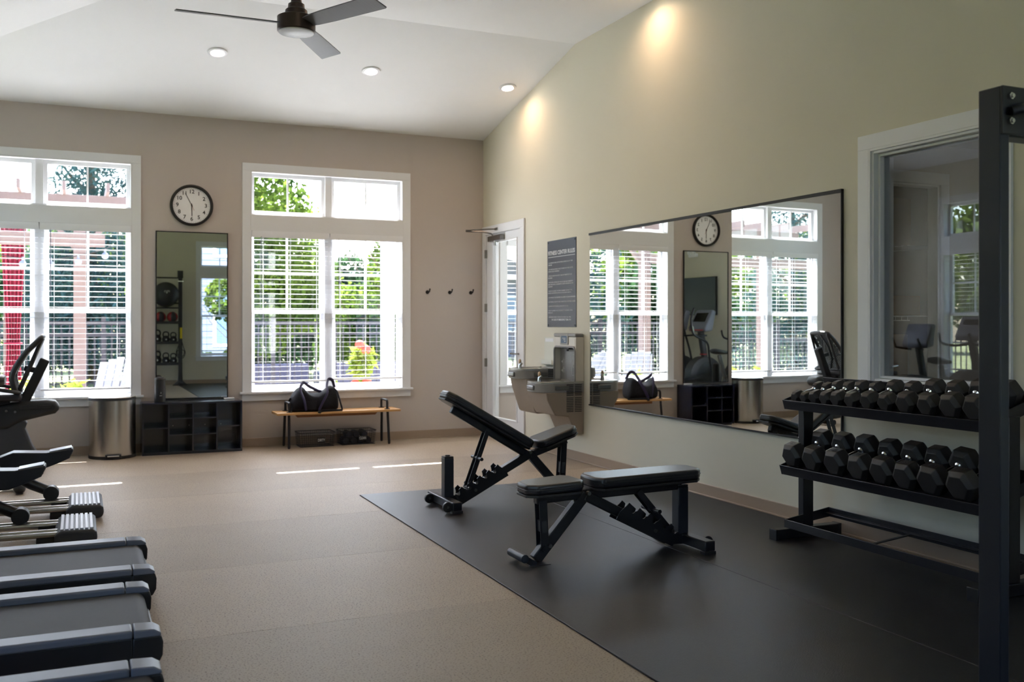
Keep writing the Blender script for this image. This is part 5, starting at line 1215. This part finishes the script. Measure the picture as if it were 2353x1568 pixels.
def plant(name, label, cat, base, blobs, n, size, lm, trunk=None, group=None, seed=1, shell=0.55, aspect=0.6):
    t = thing(name, label, cat, base, 0, group)
    me = leaves([(b[0]-base[0], b[1]-base[1], b[2]-base[2]) + tuple(b[3:]) for b in blobs], n, size, seed, aspect, shell)
    tag(obj('foliage', me, lm, t), kind='stuff')
    if trunk:
        r_, h_ = trunk; m = MB().tube([(0, 0, 0), (0.02, 0.01, h_*0.4), (-0.02, 0.02, h_)], [r_, r_*0.75, r_*0.4], 10)
        for k in range(5):
            a = k * 1.3; z_ = h_ * (0.45 + 0.1*k); m.tube([(0, 0, z_), (math.cos(a)*0.5, math.sin(a)*0.5, z_+0.4), (math.cos(a)*0.9, math.sin(a)*0.9, z_+0.9)], [r_*0.4, r_*0.3, r_*0.12], 7)
        m.build('trunk', 'bark', t)
    return t
G0 = -0.16
plant('maple_tree', 'big sunlit green maple behind the window over the bench', 'tree', (-1.3, 9.8, G0), [(-1.5, 9.8, 2.5, 2.1, 1.6, 1.7), (-1.5, 9.8, 3.9, 1.5, 1.2, 1.1), (-0.75, 9.7, 1.9, 1.1, 1.0, 0.9), (-1.9, 9.8, 4.9, 0.8, 0.8, 0.9)], 17000, 0.068, 'leaf_maple', (0.14, 3.4), 'trees outside', 11)
plant('yellow_green_tree', 'low yellow-green tree in front of the grey house', 'tree', (1.6, 11.5, G0), [(1.3, 11.5, 1.5, 0.9, 0.8, 0.8), (2.2, 11.5, 1.45, 0.9, 0.8, 0.9), (1.8, 11.6, 0.9, 1.3, 0.9, 0.8)], 8000, 0.06, 'leaf_maple', (0.07, 1.6), 'trees outside', 12)
plant('slender_tree', 'slender young tree beside the maple', 'tree', (1.05, 7.9, G0), [(1.05, 7.9, 2.5, 0.30, 0.30, 0.6), (1.05, 7.9, 1.9, 0.38, 0.35, 0.45)], 500, 0.07, 'leaf_maple', (0.035, 3.4), 'trees outside', 13)
sp_ = [(-4.2, 16, 0.6 + 0.62*k, 2.5 - 0.19*k, 2.5 - 0.19*k, 0.45) for k in range(12)]
plant('blue_spruce', 'blue-green spruce seen in the transom beside the clock', 'tree', (-4.2, 16, G0), sp_, 17000, 0.11, 'leaf_spruce', (0.16, 7.4), 'trees outside', 14, 0.3, 0.22)
sp_ = [(-9.6, 17, 0.6 + 0.7*k, 2.8 - 0.2*k, 2.8 - 0.2*k, 0.5) for k in range(12)]
plant('blue_spruce', 'blue-green spruce farther left beyond the lawn', 'tree', (-9.6, 17, G0), sp_, 7000, 0.15, 'leaf_spruce', (0.16, 7.4), 'trees outside', 15, 0.3, 0.22)
for k, (x, y, lab) in enumerate(((-14.4, 17.5, 'dark evergreen at the far left of the hedge'), (-6.0, 22.5, 'dark evergreen between the two spruces'), (0.4, 18.5, 'dark evergreen behind the maple'), (3.6, 22, 'dark evergreen behind the low yellow-green tree'), (6.2, 18.5, 'dark evergreen nearest the grey house'), (-19, 20, 'dark evergreen beyond the left end of the fence'))):
    plant('evergreen_tree', lab, 'tree', (x, y, G0), [(x, y, 1.4, 2.2, 1.4, 1.7), (x+0.5, y, 2.6, 1.4, 1.2, 1.2)], 3600, 0.13, 'leaf_dark', (0.12, 2.0), 'trees outside', 20 + k)
for k, (x, y, h_, lab) in enumerate(((-15.5, 0.2, 2.9, 'leafy tree reflected in the interior window glass'), (-17.5, -3.6, 3.4, 'tree on the lawn beyond the left wall, nearer the camera'), (-14.5, 4.6, 2.6, 'tree outside the left end of the back wall'), (-18, -8.5, 3.2, 'tree on the lawn level with the treadmills'))):
    plant('lawn_tree', lab, 'tree', (x, y, G0), [(x, y, h_, 1.8, 1.8, 1.5), (x+0.4, y+0.5, h_+1.2, 1.1, 1.1, 1.0), (x-0.6, y-0.6, h_-0.7, 1.3, 1.3, 0.9)], 4200, 0.11, 'leaf_maple', (0.12, h_), 'trees outside', 30 + k)
rp = random.Random(5)
for k, x in enumerate((-5.65, -5.1, -4.6, -4.1, -2.95, -2.5, -2.05, -1.6, -1.15, -0.35, 0.5, 1.0)):
    y = 1.0 + rp.uniform(-0.15, 0.25); h_ = 0.62 + rp.uniform(-0.1, 0.10)
    plant('bedding_plant', 'bright green bedding plant outside the windows, %s in the row' % (ords[k] + (' from the left' if k else '')), 'plant', (x, y, -0.08), [(x, y, h_ - 0.14, 0.17, 0.17, 0.17), (x, y, 0.15, 0.16, 0.16, 0.20)], 130, 0.075, 'leaf_bright', None, 'bedding plants', 50 + k, 0.1, 0.3)
fp_ = plant('flowering_plant', 'red flowering plant outside beside the white column', 'plant', (-0.55, 3.6, G0), [(-0.55, 3.6, 0.75, 0.22, 0.22, 0.30)], 160, 0.12, 'leaf_bright', None, None, 70, 0.1, 0.3)
for k, (dx, dz) in enumerate(((-0.05, 1.20), (0.05, 1.12), (-0.30, 0.55), (-0.12, 0.60), (0.06, 0.62), (-0.42, 0.48))): MB().sphere((dx, -0.12, dz), 0.075, 10, 8, (1, 0.7, 0.9)).build('blossom', 'flower_red', fp_)
MB().lathe([(0.13, 0.02), (0.18, 0.34), (0.19, 0.36), (0.17, 0.36)], 20).build('pot', 'pot', fp_)
# near fence: square pickets between rails
PK = MB().box(-0.008, 0.008, -0.008, 0.008, -0.06, 1.36).mesh('picket', False); PK.materials.append(MATS['fence_black'])
fc = thing('metal_fence', 'black metal picket fence across the patio', 'fence', (0, 4.5, -0.02))
xx = -9.0; 
while xx < 3.2: obj('picket', PK, None, fc, loc=(xx, 0, 0)); xx += 0.112
for z in (1.38, 1.22, 0.02): MB().box(-9.1, 3.3, -0.02, 0.02, z-0.02, z+(0.035 if z > 1.3 else 0.015)).build('rail', 'fence_black', fc)
for k in range(6): MB().box(-9.1+2.46*k-0.03, -9.1+2.46*k+0.03, -0.03, 0.03, -0.12, 1.48).build('post', 'fence_black', fc)
f2 = thing('boundary_fence', 'black picket fence along the far lawn', 'fence', (0, 13.0, G0))
m = MB(); xx = -22.0
while xx < 8: m.box(xx-0.009, xx+0.009, -0.009, 0.009, 0.0, 1.35); xx += 0.13
tag(m.build('pickets', 'fence_black', f2, smooth=False), kind='stuff')
for z in (1.22, 0.9, 0.15): MB().box(-22, 8, -0.018, 0.018, z, z+0.035).build('rail', 'fence_black', f2)
f3 = thing('side_fence', 'black picket fence on the side lawn', 'fence', (-11.5, 0, G0))
m = MB(); yy = -12.0
while yy < 9: m.box(-0.009, 0.009, yy-0.009, yy+0.009, 0.0, 1.2); yy += 0.13
tag(m.build('pickets', 'fence_black', f3, smooth=False), kind='stuff')
for z in (1.12, 0.15): MB().box(-0.018, 0.018, -12, 9, z, z+0.035).build('rail', 'fence_black', f3)
# pergola
pg = thing('pergola', 'weathered wooden pergola outside the left window', 'pergola', (-6.2, 2.6, -0.14))
for x, y in ((1.70, 0.9), (-1.6, 0.9), (1.70, 3.6), (-1.6, 3.6), (0.86, 0.9)): MB().box(x-0.08, x+0.08, y-0.08, y+0.08, 0, 3.08).build('post', 'wood_grey', pg, bevel=0.006)
for y in (0.80, 3.5): MB().box(-2.4, 2.32, y-0.025, y+0.025, 3.06, 3.24).build('beam', 'wood_grey', pg, bevel=0.004)
MB().box(-2.4, 2.0, 0.20, 0.25, 2.50, 2.66).build('beam', 'wood_grey', pg, bevel=0.004)
for k in range(9): MB().bar((-2.2 + 0.53*k, 0.25, 3.29), (-2.2 + 0.53*k, 4.0, 3.29), 0.04, 0.12).build('rafter', 'wood_grey', pg, bevel=0.003)
for x, s in ((1.70, -1), (1.70, 1)): MB().bar((x, 0.9, 2.45), (x + s*0.45, 0.9, 3.02), 0.06, 0.09, up=(0, 1, 0)).build('brace', 'wood_grey', pg)
cu_ = thing('red_curtain', 'red outdoor curtain tied to the pergola post', 'curtain', (-5.30, 3.38, -0.10))
m = MB(); vs = []
for i in range(12):
    z_ = 2.9 * i / 11; w_ = 0.07 + 0.09 * abs(z_ - 1.2) / 1.7
    for j in range(17):
        u_ = j / 16 - 0.5; vs.append((u_ * w_ * 2, 0.03 * math.sin(j * 1.9), z_))
fs = [(i*17+j, i*17+j+1, (i+1)*17+j+1, (i+1)*17+j) for i in range(11) for j in range(16)]
cc = m.add(vs, fs).build('cloth', 'red_cloth', cu_); sd = cc.modifiers.new('thick', 'SOLIDIFY'); sd.thickness = 0.006
MB().tube([(0.10*math.cos(R(a)), 0.06*math.sin(R(a)), 1.2) for a in range(0, 360, 30)], 0.012, 8, closed=True).build('tie_back', 'red_cloth', cu_)
# string lights
sl = thing('string_lights', 'string of round bulbs hanging under the pergola', 'string lights', (-5.0, 2.75, 2.2))
MB().tube([(-0.9 + 0.1*k, 0, 0.20*((k-9)/9)**2 - 0.02) for k in range(19)], 0.006, 6).build('cable', 'ink', sl)
for k in range(6): MB().cyl((-0.8 + 0.32*k, 0, 0.17*((-0.8 + 0.32*k)/0.9)**2), (-0.8 + 0.32*k, 0, 0.17*((-0.8 + 0.32*k)/0.9)**2 - 0.05), 0.014, n=8).sphere((-0.8 + 0.32*k, 0, 0.17*((-0.8 + 0.32*k)/0.9)**2 - 0.09), 0.045, 12, 8).build('bulb', 'white_frp', sl)
# white porch column
pc = thing('porch_column', 'white square porch column outside the right half of the bench window', 'column', (-0.845, 1.22, -0.08))
MB().box(-0.075, 0.075, -0.075, 0.075, 0.12, 3.42).build('shaft', 'column_shaded_white', pc, bevel=0.004)
MB().box(-0.095, 0.095, -0.095, 0.095, 0, 0.12).build('plinth', 'column_shaded_white', pc, bevel=0.004)
MB().box(-0.095, 0.095, -0.095, 0.095, 3.42, 3.53).build('capital', 'column_shaded_white', pc, bevel=0.004)
# patio chairs and sofas beyond the fence
def patio_chair(label, loc, rz):
    t = thing('adirondack_chair', label, 'chair', loc, rz, 'white patio chairs')
    for k in range(5): MB().bar((-0.22 + 0.11*k, 0.05, 0.32), (-0.22 + 0.11*k, 0.42, 1.05 - 0.03*abs(k-2)), 0.095, 0.02, up=(0, 1, 0)).build('back_slat', 'white_frp', t)
    for k in range(5): MB().bar((-0.28, -0.45 + 0.11*k, 0.42 - 0.02*k), (0.28, -0.45 + 0.11*k, 0.42 - 0.02*k), 0.095, 0.02).build('seat_slat', 'white_frp', t)
    for s in (-1, 1):
        MB().box(s*0.36-0.06, s*0.36+0.06, -0.52, 0.25, 0.58, 0.60).build('arm_rest', 'white_frp', t)
        MB().box(s*0.33-0.02, s*0.33+0.02, -0.46, -0.36, 0, 0.58).build('leg', 'white_frp', t)
        MB().bar((s*0.30, -0.40, 0.38), (s*0.30, 0.55, 0.02), 0.03, 0.10).build('rear_leg', 'white_frp', t)
    return t
patio_chair('white patio chair outside the left window, nearer the pergola post', (-4.15, 3.2, -0.14), R(200))
patio_chair('white patio chair outside the left window, hidden behind the wall between the windows', (-3.15, 3.3, -0.14), R(150))
mat('wicker_dark', (74, 70, 86), 0.7, bump=0.5, bscale=80, var=0.15, vscale=40)
def sofa(label, loc, w_):
    t = thing('patio_sofa', label, 'sofa', loc, R(180), 'patio sofas')
    MB().box(-w_/2, w_/2, -0.40, 0.40, 0.08, 0.32).build('base', 'wicker_dark', t, bevel=0.02)
    MB().box(-w_/2, w_/2, 0.28, 0.42, 0.32, 0.78).build('backrest', 'wicker_dark', t, bevel=0.03)
    for s in (-1, 1): MB().box(s*(w_/2-0.07)-0.07, s*(w_/2-0.07)+0.07, -0.40, 0.28, 0.32, 0.58).build('arm_rest', 'wicker_dark', t, bevel=0.02)
    n_ = int(w_ / 0.65)
    for k in range(n_): MB().box(-w_/2+0.14 + (w_-0.28)*k/n_ + 0.005, -w_/2+0.14 + (w_-0.28)*(k+1)/n_ - 0.005, -0.39, 0.28, 0.32, 0.44).build('cushion', 'siding_dark', t, bevel=0.03, seg=3)
    for sx in (-1, 1):
        for sy in (-1, 1): MB().box(sx*(w_/2-0.08)-0.03, sx*(w_/2-0.08)+0.03, sy*0.33-0.03, sy*0.33+0.03, 0, 0.08).build('leg', 'ink', t)
    return t
sofa('dark wicker patio sofa beyond the fence, behind the left half of the bench window', (-1.7, 7.0, -0.14), 2.0)
sofa('dark wicker patio sofa beyond the fence, behind the right half of the bench window', (0.6, 7.2, -0.14), 2.0)
tb_ = thing('patio_table', 'low white table between the patio sofas', 'table', (-0.7, 6.1, -0.14))
MB().box(-0.55, 0.55, -0.35, 0.35, 0.36, 0.40).build('top', 'white_frp', tb_, bevel=0.006)
for sx in (-1, 1):
    for sy in (-1, 1): MB().box(sx*0.48-0.025, sx*0.48+0.025, sy*0.28-0.025, sy*0.28+0.025, 0, 0.36).build('leg', 'ink', tb_)
# grey house
def house(name, label, loc, rz, w_, d_, h_, mats, wins, rh):
    t = thing(name, label, 'house', loc, rz)
    MB().box(-w_/2, w_/2, 0, d_, 0, h_).build('wall', mats[0], t)
    n_ = int(h_ / 0.18); bm_ = MB()
    for k in range(n_): bm_.prism([(-0.018, k*0.18), (-0.006, k*0.18+0.178), (0.0, k*0.18+0.178), (0.0, k*0.18)], 'x', -w_/2, w_/2)
    tag(bm_.build('clapboards', mats[0], t, smooth=False), kind='stuff')
    MB().prism([(-w_/2-0.45, h_), (w_/2+0.45, h_), (w_/2+0.45, h_+0.15), (0, h_+rh), (-w_/2-0.45, h_+0.15)], 'y', -0.5, d_+0.5).build('roof', 'roof_dark', t)
    MB().prism([(-w_/2-0.48, h_-0.06), (w_/2+0.48, h_-0.06), (w_/2+0.48, h_+0.10), (-w_/2-0.48, h_+0.10)], 'y', -0.54, -0.5).build('fascia', 'white_trim', t)
    for s in (-1, 1): MB().box(s*w_/2-0.10, s*w_/2+0.10, -0.03, 0.05, 0, h_).build('corner_board', 'white_trim', t)
    for (x, z, ww, hh_) in wins:
        wn_ = MB().box(x-ww/2-0.08, x+ww/2+0.08, -0.035, -0.01, z-0.08, z+hh_+0.08).build('window', 'white_trim', t)
        MB().box(x-ww/2, x+ww/2, -0.042, -0.035, z, z+hh_).build('pane', 'screen_blue', wn_, smooth=False)
        MB().box(x-0.02, x+0.02, -0.05, -0.042, z, z+hh_).box(x-ww/2, x+ww/2, -0.05, -0.042, z+hh_/2-0.02, z+hh_/2+0.02).build('muntin', 'white_trim', wn_)
    return t
house('grey_house', 'grey clapboard house with dark roof beyond the trees', (11.0, 29, G0), 0, 9.5, 8, 3.6, ('siding_dark',), ((-3.4, 1.2, 1.2, 1.5), (-0.9, 1.2, 1.2, 1.5), (2, 1.2, 1.2, 1.5)), 1.2)
house('blue_grey_house', 'blue-grey clapboard wing reflected in the tall mirror', (-2.4, -17.2, G0), R(180), 6.0, 6, 5.6, ('siding',), ((-1.9, 0.9, 1.0, 1.6), (1.9, 0.9, 1.0, 1.6), (-1.9, 3.4, 1.0, 1.6), (1.9, 3.4, 1.0, 1.6)), 1.6)
plant('garden_shrub', 'green shrub outside the window reflected in the tall mirror', 'shrub', (-0.9, -13.2, G0), [(-0.9, -13.2, 0.35, 0.5, 0.5, 0.45)], 900, 0.07, 'leaf_bright', None, 'garden shrubs', 80)
plant('garden_shrub', 'green shrub near the front corner outside', 'shrub', (-2.0, -13.3, G0), [(-2.0, -13.3, 0.3, 0.5, 0.5, 0.4)], 900, 0.07, 'leaf_bright', None, 'garden shrubs', 81)
plant('small_maple', 'small leafy tree in front of the blue-grey wing', 'tree', (-1.1, -14.2, G0), [(-1.1, -14.2, 1.95, 0.55, 0.5, 0.55)], 700, 0.085, 'leaf_maple', (0.03, 1.7), 'trees outside', 82)

# wood edge around the lawn, too far and dense to count
wb_ = []
for k in range(24):
    a = R(84 + 8.6 * k); rr_ = 46 + rp.uniform(-3, 4); x, y = -3 + rr_ * math.cos(a), rr_ * math.sin(a) * 0.9; h_ = 3.4 + rp.uniform(-0.8, 1.6)
    wb_ += [(x, y, h_*0.62, 3.4, 3.2, h_*0.66), (x+0.8, y, h_, 2.0, 1.9, 1.7)]
tag(obj('wood_edge', leaves(wb_, 40000, 0.27, 100), 'leaf_maple'), 'green wood edge far across the lawn', 'trees', None, 'stuff')
sp_ = [(-13.6, 8.9, 0.5 + 0.52*k, 1.9 - 0.15*k, 1.9 - 0.15*k, 0.4) for k in range(11)]
plant('blue_spruce', 'blue-green spruce seen in the right-hand panel of the long mirror', 'tree', (-13.6, 8.9, G0), sp_, 9000, 0.10, 'leaf_spruce', (0.14, 5.5), 'trees outside', 90, 0.3, 0.22)
